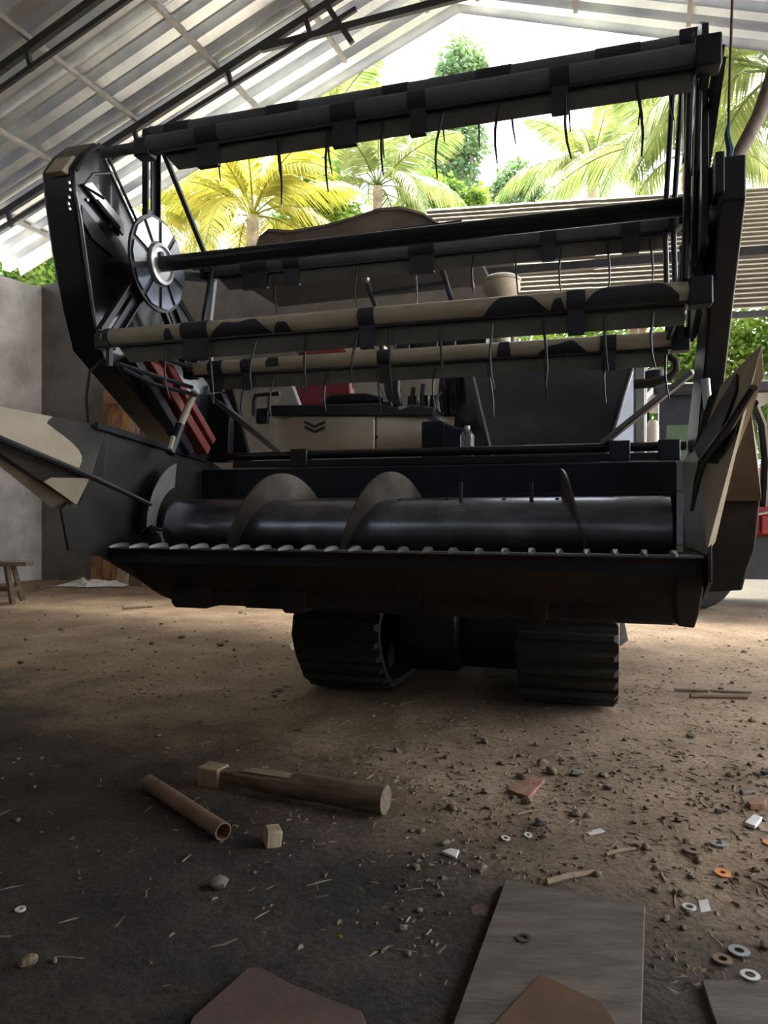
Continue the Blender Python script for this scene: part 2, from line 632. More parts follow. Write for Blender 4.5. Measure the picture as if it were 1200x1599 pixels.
# ================================================================== OUTDOORS
# horizontally corrugated cladding of the lean-to beyond the opening
def lean_to():
    t = empty('lean_to_roof', (3.5, 9.4, 0))
    tag(t, 'beige corrugated sheet roof of the neighbouring lean-to beyond the opening', 'roof')
    a0, a1 = at(640, 514, 9.9), at(1400, 474, 8.6)      # lower edge
    b0, b1 = at(668, 327, 10.9), at(1400, 279, 9.4)     # upper edge
    base = t.location
    nseg = 27
    NS = 5
    for s in range(NS):
        f0, f1 = s / NS, (s + 1) / NS + (0.004 if s < NS - 1 else 0)
        A0, A1 = a0.lerp(a1, f0), a0.lerp(a1, f1)
        B0, B1 = b0.lerp(b1, f0), b0.lerp(b1, f1)
        nrm = (A1 - A0).cross(B0 - A0).normalized()
        if nrm.y > 0:
            nrm = -nrm
        vs = []
        m = nseg * 2
        for i in range(nseg):
            for (q, h) in ((i / nseg, 0.045), ((i + 1) / nseg, 0.0)):
                for (a, b) in ((A0, B0), (A1, B1)):
                    vs.append(a.lerp(b, q) + nrm * (h + 0.006 * (s % 2)) - base)
        fs = [(2 * i, 2 * i + 1, 2 * i + 3, 2 * i + 2) for i in range(m - 1)]
        MB().add(vs, fs).build('roof_sheet', M['lean_to'], t, sharp=10)
    MB().bar(a0 - base + Vector((0, 0.03, -0.03)), a1 - base + Vector((0, 0.03, -0.03)), 0.06, 0.07).build('eave_beam', M['truss'], t)
    for f in (0.02, 0.5, 0.985):
        p = a0.lerp(a1, f) - base
        MB().bar(Vector((p.x, p.y + 0.12, -0.05)), Vector((p.x, p.y + 0.12, p.z)), 0.09, 0.09).build('post', M['bark'], t)
        q = b0.lerp(b1, f) - base
        MB().bar(Vector((q.x, q.y + 0.12, -0.05)), Vector((q.x, q.y + 0.12, q.z)), 0.09, 0.09).build('post', M['bark'], t)


lean_to()


def frond_mesh(L, droop, m, seed, n=58, lw=0.055):
    rnd = random.Random(seed)
    b = MB()
    pts = []
    for i in range(13):
        t = i / 12
        pts.append(Vector((L * (t - 0.22 * droop * t * t), 0, L * (0.32 * t - droop * 0.75 * t * t))))
    b.tube(pts, [0.022 * (1 - 0.85 * i / 12) + 0.003 for i in range(13)], 5)
    for side in (-1, 1):
        for k in range(n):
            t = 0.14 + 0.86 * (k + rnd.random() * 0.5) / n
            f = min(11.999, t * 12)
            i = int(f)
            p = pts[i].lerp(pts[i + 1], f - i)
            d = (pts[i + 1] - pts[i]).normalized()
            ll = L * 0.27 * (math.sin(math.pi * min(1, t * 0.86 + 0.12)) ** 0.7) * rnd.uniform(0.85, 1.1)
            out = Vector((0, side, 0)) * 0.75 + d * 0.55 + Vector((0, 0, -0.25 + rnd.uniform(-0.12, 0.12)))
            out.normalize()
            mid = p + out * ll * 0.5
            tip = p + out * ll * 0.92 + Vector((0, 0, -ll * rnd.uniform(0.25, 0.5)))
            wv = d * lw * rnd.uniform(0.7, 1.1)
            b.add([p - wv * 0.4, p + wv * 0.4, mid - wv * 0.5, mid + wv * 0.5, tip], [(0, 1, 3, 2), (2, 3, 4)])
    return b.mesh('frond', m, 180)


FR = {}
for key in ('palm_y', 'palm_g'):
    FR[key] = [frond_mesh(3.0, dr, M[key], i) for i, dr in enumerate((0.45, 0.7, 0.95, 1.25))]


def palm(px, py, Y, size, key, label, nf=16, seed=0, lean=0.0):
    rnd = random.Random(seed)
    top = at(px, py, Y)
    base = Vector((top.x + lean, top.y, -0.03))
    t = empty('coconut_palm', base)
    tag(t, label, 'palm', 'palms beyond the shed')
    h = top.z
    pts = [Vector((-lean * (q ** 1.5), 0, h * q)) for q in (0, 0.2, 0.4, 0.6, 0.8, 1.0)]
    MB().tube(pts, [0.19, 0.15, 0.13, 0.125, 0.12, 0.11], 10).build('trunk', M['bark'], t)
    for k in range(nf):
        a = 2 * math.pi * (k * 0.381966) + rnd.uniform(-0.2, 0.2)
        e = (k + 0.5) / nf
        me = FR[key][min(3, int(e * 4))]
        o = bpy.data.objects.new('frond', me)
        COL.objects.link(o)
        o.parent = t
        o.location = pts[-1]
        o.rotation_euler = (rnd.uniform(-0.3, 0.3), R(-62 + 70 * e) + rnd.uniform(-0.12, 0.12), a)
        s = size * rnd.uniform(0.85, 1.1)
        o.scale = (s, s, s)
    return t


palm(395, 335, 13.5, 0.95, 'palm_y', 'yellow coconut palm behind the back wall, left of the reel', 18, 1)
palm(235, 345, 15.0, 0.9, 'palm_y', 'yellowish palm behind the wall next to the drive casing', 14, 21)
palm(500, 215, 18.0, 1.0, 'palm_g', 'tall green palm whose crown shows under the roof edge', 16, 2)
palm(590, 290, 17.0, 0.85, 'palm_g', 'drooping palm seen under the top reel bar, left of centre', 14, 3)
palm(925, 258, 20.0, 0.95, 'palm_g', 'slender palm alone against white sky, right of centre', 15, 4)
palm(1075, 235, 14.0, 1.0, 'palm_g', 'palm half hidden by the right end of the reel', 15, 5)
palm(1215, 110, 11.0, 1.0, 'palm_g', 'large near palm at the upper right edge', 20, 6)


def leaf_cloud(blobs, n, size, seed):
    rnd = random.Random(seed)
    b = MB()
    tot = sum(r ** 2 for _, r in blobs)
    for c, r in blobs:
        for _ in range(int(n * r * r / tot)):
            d = Vector((rnd.gauss(0, 1), rnd.gauss(0, 1), rnd.gauss(0, 1))).normalized()
            p = c + d * r * (rnd.random() ** 0.38) * (1 + 0.25 * noise.noise(d * 2.3 + c))
            u = Vector((rnd.gauss(0, 1), rnd.gauss(0, 1), rnd.gauss(0, 0.6))).normalized()
            v = u.cross(Vector((rnd.gauss(0, 1), rnd.gauss(0, 1), rnd.gauss(0, 1)))).normalized()
            s = size * rnd.uniform(0.6, 1.3)
            b.add([p, p + u * s * 0.5 + v * s * 0.28, p + u * s, p + u * s * 0.5 - v * s * 0.28], [(0, 1, 2, 3)])
    return b


def tree(name, px, Y, blobs_px, n, size, m, label, cat, seed, group):
    base = Vector(((px - 600) / F * Y, Y, -0.03))
    t = empty(name, base)
    tag(t, label, cat, group)
    blobs = []
    rnd = random.Random(seed)
    for (bx, by, r) in blobs_px:
        yo = rnd.uniform(-0.5, 0.5) * r / F * Y
        blobs.append((at(bx, by, Y) - base + Vector((0, yo, 0)), r / F * Y))
    o = leaf_cloud(blobs, n, size, seed).build('foliage', m, t, sharp=180)
    tr = MB()
    topb = max(blobs, key=lambda q: q[0].z)
    h = topb[0].z
    for (c, r) in blobs:
        j = Vector((c.x * 0.25, c.y * 0.3, max(0.05, c.z * 0.45)))
        tr.tube([(0, 0, 0), j * 0.6 + Vector((0.02, 0, 0)), j, c], [0.03 + 0.012 * h, 0.025 + 0.009 * h, 0.02 + 0.007 * h, 0.012], 6)
    tr.build('trunk', M['bark'], t)
    return t


TG = 'trees beyond the shed'
tree('leafy_tree', 712, 22, [(722, 98, 38), (700, 125, 26), (690, 230, 45), (725, 225, 40), (708, 170, 30), (715, 285, 36), (745, 110, 20)], 5200, 0.19,
     M['leaf_d'], 'tall leafy tree against white sky behind the top reel bar', 'tree', 11, TG)
tree('leafy_tree', 806, 24, [(808, 288, 36), (785, 300, 22), (835, 298, 20)], 2400, 0.18, M['leaf_d'],
     'small round tree in the gap right of the tall leafy tree', 'tree', 12, TG)
tree('leafy_tree', 672, 20, [(665, 300, 30), (640, 310, 22), (700, 305, 28), (745, 310, 22)], 2600, 0.18, M['leaf_l'],
     'low pale green tree above the canopy, below the tall tree', 'tree', 13, TG)
tree('leafy_tree', 500, 15.5, [(495, 290, 38), (520, 325, 30), (470, 340, 40), (540, 345, 35)], 3000, 0.15, M['leaf_l'],
     'bright green bushy tree between the two palms', 'tree', 14, TG)
tree('leafy_tree', 60, 15, [(40, 420, 45), (85, 415, 40), (0, 430, 40), (120, 440, 45)], 3600, 0.15, M['leaf_l'],
     'green tree above the wall at the far left', 'tree', 15, TG)
SG = 'bushes beyond the right opening'
tree('leafy_bush', 1040, 12.5, [(1020, 560, 60), (1060, 600, 70), (1085, 540, 60), (1000, 640, 60)], 5600, 0.115, M['leaf_l'],
     'bright green bush seen between reel arm and black tank', 'bush', 16, SG)
tree('leafy_bush', 1150, 11.5, [(1130, 540, 70), (1175, 590, 80), (1120, 650, 70), (1200, 520, 60), (1190, 670, 60)], 7500, 0.115, M['leaf_l'],
     'bright green bush to the right of the reel arm', 'bush', 17, SG)
tree('leafy_bush', 880, 13.5, [(820, 520, 60), (890, 530, 60), (950, 520, 60), (760, 560, 60)], 3600, 0.14, M['leaf_l'],
     'green bush glimpsed between the two lower reel bars', 'bush', 18, SG)
tree('leafy_bush', 1290, 12.5, [(1250, 560, 80), (1310, 600, 90), (1240, 660, 80), (1320, 500, 80)], 4200, 0.15, M['leaf_d'],
     'dark bush at the right edge of the opening', 'bush', 19, SG)

# ================================================================== COMBINE HARVESTER
H = empty('combine_harvester', MO, -TH)
tag(H, 'black and cream combine harvester with raised reel on rubber tracks, filling the shed', 'harvester')


def part(b, name, m, bevel=0.0, parent=None, label=None, sharp=35):
    o = b.build(name, M[m], parent if parent is not None else H, bevel=bevel, sharp=sharp)
    if label:
        o['label'] = label
    return o


UL, UR = -1.13, 1.15

# --- header floor: trough sheet swept along the width
prof = [(0.0, 0.795), (0.10, 0.775), (0.20, 0.70), (0.30, 0.615), (0.42, 0.575), (0.55, 0.60), (0.64, 0.68), (0.69, 0.80)]
b = MB()
vs = []
n = len(prof)
for u in (UL - 0.02, UR - 0.02):
    vs += [(u, y, z) for y, z in prof]
    vs += [(u, y + 0.004, z - 0.022) for y, z in prof]
fs = []
for i in range(n - 1):
    fs += [(i, i + 1, 2 * n + i + 1, 2 * n + i), (n + i, n + i + 1, 3 * n + i + 1, 3 * n + i)]
fs += [(0, 2 * n, 3 * n, n), (n - 1, 3 * n - 1, 4 * n - 1, 2 * n - 1)]
b.add(vs, fs)
part(b, 'header_floor', 'rust_dark', sharp=60)
# lip plate under the knife
part(MB().bar((UL - 0.02, 0.015, 0.765), (UR - 0.02, 0.015, 0.765), 0.02, 0.05), 'knife_lip', 'black')
# underframe of the header
part(MB().box((UL + 0.1, 0.30, 0.535), (UR - 0.03, 0.40, 0.60)), 'underframe_beam', 'rust_dark', 0.006)
part(MB().box((UL + 0.35, 0.50, 0.50), (UR - 0.05, 0.62, 0.585)), 'underframe_beam', 'rust_dark', 0.006)
# skid shoes and brackets under the header
for px0, px1, py0, py1, m in ((825, 860, 905, 975, 'red_arm'), (268, 335, 915, 950, 'rust_dark'), (438, 482, 925, 958, 'rust_dark'), (600, 660, 925, 955, 'rust_dark')):
    a, c = mY(px0, py0, 0.30), mY(px1, py1, 0.30)
    o = part(MB().plate([(a.x, 0.28, a.z + 0.03), (c.x, 0.28, a.z + 0.03), (c.x - 0.012, 0.28, c.z + 0.02), (c.x - 0.03, 0.28, c.z),
                         (a.x + 0.03, 0.28, c.z), (a.x + 0.012, 0.28, c.z + 0.02)], (0, 0.16, 0)), 'skid_shoe', 'rust_dark', 0.004)

# --- header back panel and top beam
part(MB().box((UL, 0.70, 0.66), (UR - 0.02, 0.74, 1.165)), 'header_back_panel', 'navy', 0.006)
part(MB().box((UL + 0.05, 0.655, 1.0), (UR - 0.04, 0.705, 1.035)), 'stripper_bar', 'navy', 0.004)
part(MB().bar((-0.98, 0.80, 1.19), (UR - 0.05, 0.80, 1.19), 0.10, 0.035), 'top_angle', 'black', 0.004)
pa, pb = mY(352, 712, 0.78), mY(1072, 687, 0.78)
part(MB().tube([(pa.x, 0.78, 1.235), (pb.x, 0.78, 1.235)], 0.021, 14), 'top_pipe', 'gloss_black')
for px in (470, 968, 1045):
    q = mY(px, 702, 0.78)
    part(MB().box((q.x - 0.045, 0.745, 1.17), (q.x + 0.045, 0.815, 1.263)), 'pipe_clamp', 'black', 0.006)
# diagonal braces
part(MB().bar(mY(327, 617, 0.86), mY(440, 708, 0.80), 0.035, 0.03), 'brace', 'grey_steel', 0.004, label='grey steel diagonal brace')
part(MB().tube([mY(327, 617, 0.85), mY(321, 612, 0.85)], 0.028, 10), 'brace_pin', 'grey_steel')
part(MB().bar(mY(1083, 580, 0.55), mY(942, 692, 0.78), 0.03, 0.026), 'brace', 'grey_steel', 0.004, label='grey steel diagonal brace')
# left pivot bracket
b = MB().plate([mY(px, py, 0.84) for px, py in ((322, 618), (345, 612), (358, 640), (356, 722), (318, 722), (330, 660))], (0, 0.06, 0))
part(b, 'pivot_bracket', 'black', 0.005)
part(MB().plate([mY(px, py, 0.92) for px, py in ((345, 600), (362, 600), (392, 725), (365, 725))], (0, 0.03, 0)), 'pivot_bracket', 'rust_dark', 0.004)

# --- knife with guards
part(MB().bar((UL, -0.012, 0.803), (UR, -0.012, 0.803), 0.05, 0.008), 'knife_bar', 'grey_steel')
gm = MB()
gp = [(0.000, -0.085, 0.006), (0.008, -0.05, 0.013), (0.013, 0.0, 0.018), (0.014, 0.030, 0.014)]
vs, fs = [], []
for wv, y, hh in gp:
    vs += [(-wv - 0.002, y, 0), (wv + 0.002, y, 0), (wv * 0.6 + 0.001, y, hh), (-wv * 0.6 - 0.001, y, hh)]
for i in range(3):
    for k in range(4):
        k2 = (k + 1) % 4
        fs.append((i * 4 + k, i * 4 + k2, i * 4 + 4 + k2, i * 4 + 4 + k))
fs += [(3, 2, 1, 0), (12, 13, 14, 15)]
gm.add(vs, fs)
g0 = None
NG = 24
for k in range(NG):
    u = UL + 0.05 + (UR - UL - 0.14) * k / (NG - 1)
    if g0 is None:
        g0 = part(gm, 'knife_guard', 'grey_steel')
        g0.location = (u, -0.01, 0.806)
    else:
        link_copy(g0, H, (u, -0.01, 0.806 + random.uniform(-0.002, 0.002)))
# knife drive at the left end
part(MB().lathe([(0.001, -0.04), (0.05, -0.04), (0.055, -0.02), (0.055, 0.05), (0.001, 0.05)], (UL + 0.13, 0.10, 0.83), 'X', 16), 'knife_drive', 'gloss_black')
part(MB().tube([(UL + 0.10, 0.06, 0.86), (UL + 0.16, 0.03, 0.885), (UL + 0.21, 0.02, 0.865), (UL + 0.225, 0.02, 0.815)], 0.012, 8), 'knife_link', 'gloss_black')

# --- auger
AY, AZ, AR, FRAD = 0.42, 0.862, 0.150, 0.262
part(MB().lathe([(0.03, UL + 0.03), (AR - 0.02, UL + 0.03), (AR, UL + 0.06), (AR, UR - 0.07), (0.03, UR - 0.07)], (0, AY, AZ), 'X', 48), 'auger_drum', 'drum', sharp=30)


def flight(u0, u1, turns, ph, hand, name='auger_flight'):
    nseg = int(36 * turns)
    vs, fs = [], []
    for i in range(nseg + 1):
        q = i / nseg
        u = u0 + (u1 - u0) * q
        t = ph + hand * 2 * math.pi * turns * q
        for r in (AR - 0.002, FRAD):
            for du in (-0.004, 0.004):
                vs.append((u + du, AY + r * math.sin(t), AZ + r * math.cos(t)))
    for i in range(nseg):
        a = i * 4
        fs += [(a, a + 4, a + 6, a + 2), (a + 1, a + 3, a + 7, a + 5), (a + 2, a + 6, a + 7, a + 3)]
    fs += [(0, 2, 3, 1), (nseg * 4, nseg * 4 + 1, nseg * 4 + 3, nseg * 4 + 2)]
    return part(MB().add(vs, fs), name, 'flight', sharp=60)


# the crest of a turn lies at t = 0; left scroll crests near px 275, 440, 610
def crest(px):
    return mY(px, 736, AY).x


c1, c2 = crest(443), crest(613)
pitch = c2 - c1
flight(c1 - pitch * 0.45, c2 + pitch * 0.30, 1.75, -2 * math.pi * 0.45, 1)
cr = crest(886)
flight(cr - 0.02, cr + 0.02 + 0.085, 0.34, -0.10, -1)
# retracting finger slots and fingers
for px, py in ((717, 790), (829, 790)):
    q = mY(px, py, AY - AR + 0.03)
    a = 0.62
    d = Vector((0, -math.sin(a), math.cos(a)))
    c = Vector((q.x, AY, AZ))
    part(MB().bar(c + Vector((0.006, 0, 0)) + d * (AR - 0.004) + Vector((0, -0.03, -0.03)), c + Vector((0.006, 0, 0)) + d * (AR - 0.004) + Vector((0, 0.03, 0.008)), 0.03, 0.012, d), 'finger_slot', 'cream')
    part(MB().tube([c + d * (AR - 0.02), c + Vector((-0.012, -math.sin(0.3), math.cos(0.3))) * (AR + 0.07)], 0.008, 8), 'auger_finger', 'black')
for px in (630, 702, 790, 872):
    q = mY(px, 778, AY)
    part(MB().lathe([(0.001, 0.0), (0.009, 0.0), (0.009, 0.004), (0.001, 0.006)], (q.x, AY - 0.05, AZ + AR - 0.012), 'Z', 10), 'drum_bolt', 'hole')
# access cover plate on the drum
vs, fs = [], []
q0, q1 = mY(960, 780, AY - 0.1).x, mY(1038, 780, AY - 0.1).x
for i in range(13):
    t = -1.45 + 1.3 * i / 12
    for u in (q0, q1):
        vs.append((u, AY + (AR + 0.003) * math.sin(t), AZ + (AR + 0.003) * math.cos(t)))
for i in range(12):
    fs.append((2 * i, 2 * i + 1, 2 * i + 3, 2 * i + 2))
part(MB().add(vs, fs), 'drum_cover', 'drum', sharp=60)
# curved grey end scroll sheets at the left end of the header
vs, fs = [], []
for i in range(12):
    t = -1.60 + 1.35 * i / 11
    for r, du in ((0.20, 0.0), (0.315, 0.03)):
        vs.append((UL + 0.03 + du, AY + 0.04 + r * math.sin(t), AZ + 0.01 + r * math.cos(t)))
for i in range(11):
    fs.append((2 * i, 2 * i + 1, 2 * i + 3, 2 * i + 2))
b = MB().add(vs, fs)
part(b, 'end_scroll', 'grey_plate')

# --- side plates
sp = [mU(px, py, -1.16) for px, py in ((163, 668), (325, 718), (352, 735), (352, 925), (300, 948), (255, 930), (215, 903), (160, 870), (108, 860), (96, 795), (120, 770))]
part(MB().plate(sp, (-0.012, 0, 0)), 'side_plate', 'camo_dark', 0.002)
e0, e1 = mU(150, 664, -1.15), mU(325, 718, -1.15)
part(MB().bar(e0, e1, 0.02, 0.03), 'side_rail', 'black', 0.003)
part(MB().plate([(1.165, -0.02, 0.72), (1.165, 0.16, 0.64), (1.165, 0.80, 0.60), (1.165, 0.80, 1.17), (1.165, 0.42, 1.22), (1.165, 0.0, 1.02)], (0.012, 0, 0)), 'side_plate', 'camo_dark', 0.002)
# right foot below the side plate
ft = [mY(px, py, 0.02) for px, py in ((1057, 868), (1098, 866), (1099, 920), (1092, 960), (1085, 981), (1059, 978), (1057, 940))]
part(MB().plate(ft, (0, 0.22, 0)), 'side_foot', 'rust_dark', 0.005)

# --- left crop divider: folded sheet nose
T1 = mU(-75, 622, -1.24)
B1 = mU(165, 667, -1.165)
D1 = mU(158, 742, -1.15)
M1 = mU(142, 744, -1.10)
T2 = mU(-75, 655, -1.20)
N1 = mU(122, 791, -1.15)
P1 = mU(82, 794, -1.22)
T3 = mU(-75, 668, -1.27)
tv = 0.006


def sheet(name, pts, m, parent=None, t=0.004, label=None):
    pts = [Vector(p) for p in pts]
    nn = (pts[1] - pts[0]).cross(pts[2] - pts[0]).normalized()
    # split non planar polygons into a fan so that they stay clean
    k = len(pts)
    vs = [p + nn * t / 2 for p in pts] + [p - nn * t / 2 for p in pts]
    fs = [(0, i, i + 1) for i in range(1, k - 1)] + [(k, k + i + 1, k + i) for i in range(1, k - 1)]
    fs += [(i, k + i, k + (i + 1) % k, (i + 1) % k) for i in range(k)]
    return part(MB().add(vs, fs), name, m, parent=parent, label=label, sharp=25)


def ruled(name, a0, a1, b0, b1, f0, f1, m, parent=None, label=None, rows=10, t=0.004):
    """strip of the surface between edge a0-a1 and edge b0-b1, limited to f0(t)..f1(t) along the edges"""
    nn = (a1 - a0).cross(b0 - a0).normalized()
    vs, fs = [], []
    for i in range(rows + 1):
        q = i / rows
        for k in range(4):
            sx_ = f0(q) + (f1(q) - f0(q)) * k / 3
            vs.append(a0.lerp(a1, sx_).lerp(b0.lerp(b1, sx_), q))
    n = len(vs)
    vs += [p - nn * t for p in vs]
    for i in range(rows):
        for k in range(3):
            j = i * 4 + k
            fs += [(j, j + 1, j + 5, j + 4), (n + j, n + j + 4, n + j + 5, n + j + 1)]
    for i in range(rows):
        for j in (i * 4, i * 4 + 3):
            fs.append((j, j + 4, n + j + 4, n + j))
    for k in range(3):
        for j in (k, rows * 4 + k):
            fs.append((j, j + 1, n + j + 1, n + j))
    return part(MB().add(vs, fs), name, m, parent=parent, label=label, sharp=40)


def camo_edge(q):
    return 0.60 + 0.10 * q + 0.26 * max(0.0, q - 0.25) ** 0.6 - 0.05 * math.sin(q * 7)


dl = ruled('crop_divider', T1, B1, T2, M1, lambda q: 0.0, camo_edge, 'cream', label='cream divider nose with dark camouflage patches')
ruled('paint_patch', T1, B1, T2, M1, camo_edge, lambda q: 1.0, 'camo_dark', dl)
sheet('paint_patch', [B1, mU(172, 668, -1.155), mU(163, 742, -1.14), M1], 'camo_dark', dl)
sheet('divider_face', [T2, M1, N1, T3], 'camo_dark', dl)
sheet('divider_face', [T3, N1, P1], 'cream', dl)
k1, k2, k3, k4 = mU(92, 742, -1.118), M1 + Vector((0.004, 0, -0.006)), N1 + Vector((0.004, 0, 0.004)), mU(70, 752, -1.135)
sheet('paint_patch', [mU(80, 746, -1.112), mU(140, 747, -1.092), mU(119, 788, -1.14), mU(68, 752, -1.128)], 'cream', dl)
part(MB().tube([T2 + Vector((0.01, 0, 0)), mU(40, 702, -1.12), mU(142, 744, -1.085), mU(236, 788, -1.0)], [0.012, 0.013, 0.012, 0.009], 8), 'divider_rod', 'black', parent=dl)

# --- right crop divider
def Q(px, py, y):
    return mY(px, py, y)


tip = Q(1190, 538, -0.66)
dr = sheet('crop_divider', [tip, Q(1172, 605, -0.56), Q(1138, 660, -0.42), Q(1094, 722, -0.10), Q(1084, 700, 0.10), Q(1108, 620, -0.20)], 'cream',
           label='cream divider nose pointing up at the right')
sheet('paint_patch', [Q(1152, 577, -0.455), Q(1150, 610, -0.50), Q(1128, 668, -0.405), Q(1094, 721, -0.11), Q(1085, 700, 0.08), Q(1108, 621, -0.215)], 'camo_dark', dr)
sheet('divider_face', [tip, Q(1193, 585, -0.57), Q(1176, 640, -0.45), Q(1136, 745, -0.18), Q(1120, 800, -0.06), Q(1118, 845, 0.0), Q(1103, 866, 0.02), Q(1100, 770, -0.06), Q(1094, 722, -0.115), Q(1138, 660, -0.435), Q(1172, 605, -0.575)], 'cream', dr)
sheet('paint_patch', [Q(1172, 612, -0.555), Q(1150, 672, -0.44), Q(1125, 725, -0.24), Q(1098, 722, -0.13), Q(1138, 664, -0.445)], 'camo_dark', dr)
part(MB().tube([Q(1178, 605, -0.59), Q(1142, 662, -0.46), Q(1098, 720, -0.15), Q(1090, 750, -0.10), Q(1081, 797, -0.05)], [0.010, 0.013, 0.013, 0.011, 0.006], 8), 'divider_rod', 'black', parent=dr)
sheet('inner_plate', [Q(1066, 722, 0.20), Q(1090, 700, 0.14), Q(1099, 722, 0.02), Q(1104, 800, 0.0), Q(1102, 866, 0.03), Q(1072, 852, 0.14)], 'grey_plate', dr)
sheet('outer_plate', [Q(1172, 640, -0.30), Q(1182, 700, -0.14), Q(1189, 782, 0.02), Q(1117, 782, 0.02), Q(1137, 742, -0.06)], 'rust_box', dr)
part(MB().plate([Q(1118, 736, 0.06), Q(1185, 736, 0.06), Q(1189, 782, 0.06), Q(1117, 782, 0.06)], (0, 0.02, 0)), 'bolted_plate', 'rust_box', parent=dr)
for px in (1133, 1161):
    q = Q(px, 752, 0.05)
    part(MB().lathe([(0.001, 0.012), (0.012, 0.012), (0.014, 0.0), (0.014, -0.006), (0.001, -0.006)], q, 'Y', 6), 'plate_bolt', 'camo_dark', parent=dr)
part(MB().plate([Q(px, py, 0.08) for px, py in ((1117, 780), (1188, 780), (1180, 858), (1168, 890), (1160, 922), (1100, 925), (1100, 862))], (0, 0.40, 0)), 'side_box', 'rust_dark', 0.006)
# outer guard strip behind the right divider
part(MB().tube([Q(1178, 630, -0.10), Q(1190, 660, 0.0), Q(1196, 720, 0.1), Q(1192, 790, 0.15)], 0.014, 8), 'outer_guard', 'black', parent=dr)

# --- reel ----------------------------------------------------------
RY, RZ, RR = 0.17, 2.03, 0.50
RUL, RUR = -1.06, 1.10
ang = [R(90 + 72 * k) for k in range(5)]     # angle measured from -y (towards the viewer) upwards
bats = []
for k in range(5):
    a = R(90) + R(72) * k
    bats.append((RY + RR * math.cos(a), RZ + RR * math.sin(a)))
# order: 0 top, 1 front-up (y negative), 2 front-down, 3 rear-down, 4 rear-up
bats = [(0.17, 2.60), (-0.33, 2.27), (-0.145, 1.64), (0.49, 1.632), (0.645, 2.15)]
part(MB().tube([(RUL - 0.08, RY, RZ), (RUR + 0.06, RY, RZ)], 0.033, 16), 'reel_shaft', 'black')
TR = 0.033


def px_u(px, k):
    return mY(px, 500, bats[k][0]).x


def sleeve(u0, u1, a0, a1, y, z, r):
    full = a1 - a0 > 6
    nb = 18 if full else 8
    nu = 1 if full else 12
    vs, fs = [], []
    for j in range(nu + 1):
        q = j / nu
        u = u0 + (u1 - u0) * q
        if full:
            b0, b1 = a0, a1
        else:
            e = min(1.0, 3.2 * min(q + 0.04, 1.04 - q)) ** 0.7
            wob = 0.18 * math.sin(u * 23) + 0.1 * math.sin(u * 51)
            b1 = a1
            b0 = a1 - (a1 - a0) * e + wob * e
        for i in range(nb + 1):
            t = b0 + (b1 - b0) * i / nb
            vs.append((u, y - r * math.sin(t), z + r * math.cos(t)))
    w_ = nb + 1
    for j in range(nu):
        for i in range(nb):
            fs.append((j * w_ + i, j * w_ + i + 1, (j + 1) * w_ + i + 1, (j + 1) * w_ + i))
    return MB().add(vs, fs)


TWO = 2 * math.pi
bands = {
    0: [(262, 300, 0, TWO), (420, 470, 0, TWO), (600, 640, 0, TWO), (745, 800, 0, TWO), (930, 1000, 0, TWO)],
    1: [(310, 345, 0, TWO), (520, 560, 0, TWO), (640, 668, 0, TWO), (860, 890, 0, TWO)],
    2: [(168, 176, 0, TWO), (262, 276, 1.2, 2.6), (288, 330, 0, TWO), (330, 430, 1.0, 3.4), (430, 462, 1.7, 3.2), (563, 588, 0, TWO), (757, 860, 0.9, 3.3), (860, 884, 1.6, 3.2), (886, 915, 0, TWO), (915, 1060, 0.2, 2.6)],
    3: [(329, 351, 0, TWO), (380, 398, 0, TWO), (420, 440, 0, 2.0), (592, 613, 0, TWO), (778, 799, 0, 2.6), (842, 915, 1.3, 2.8), (938, 963, 0, TWO)],
    4: [(380, 420, 0, TWO), (445, 470, 0, TWO), (640, 680, 0, TWO), (845, 870, 0, TWO), (970, 1000, 0, TWO)],
}
tine_px = {
    0: [342, 437, 516, 602, 693, 745, 800, 886, 996, 1048],
    1: [437, 515, 600, 693, 780, 885, 995],
    2: [262, 330, 402, 480, 560, 610, 690, 770, 850, 945, 1020],
    3: [430, 388, 512, 592, 680, 763, 852, 945, 1040],
    4: [430, 560, 650, 740, 806, 877, 950, 1016],
}
tm = MB().tube([(0, 0, 0), (0, -0.004, -0.03), (0.003, -0.016, -0.09), (0.008, -0.018, -0.15), (0.012, -0.008, -0.205)], [0.0055, 0.005, 0.0045, 0.004, 0.0025], 6).mesh('tine', M['black'])
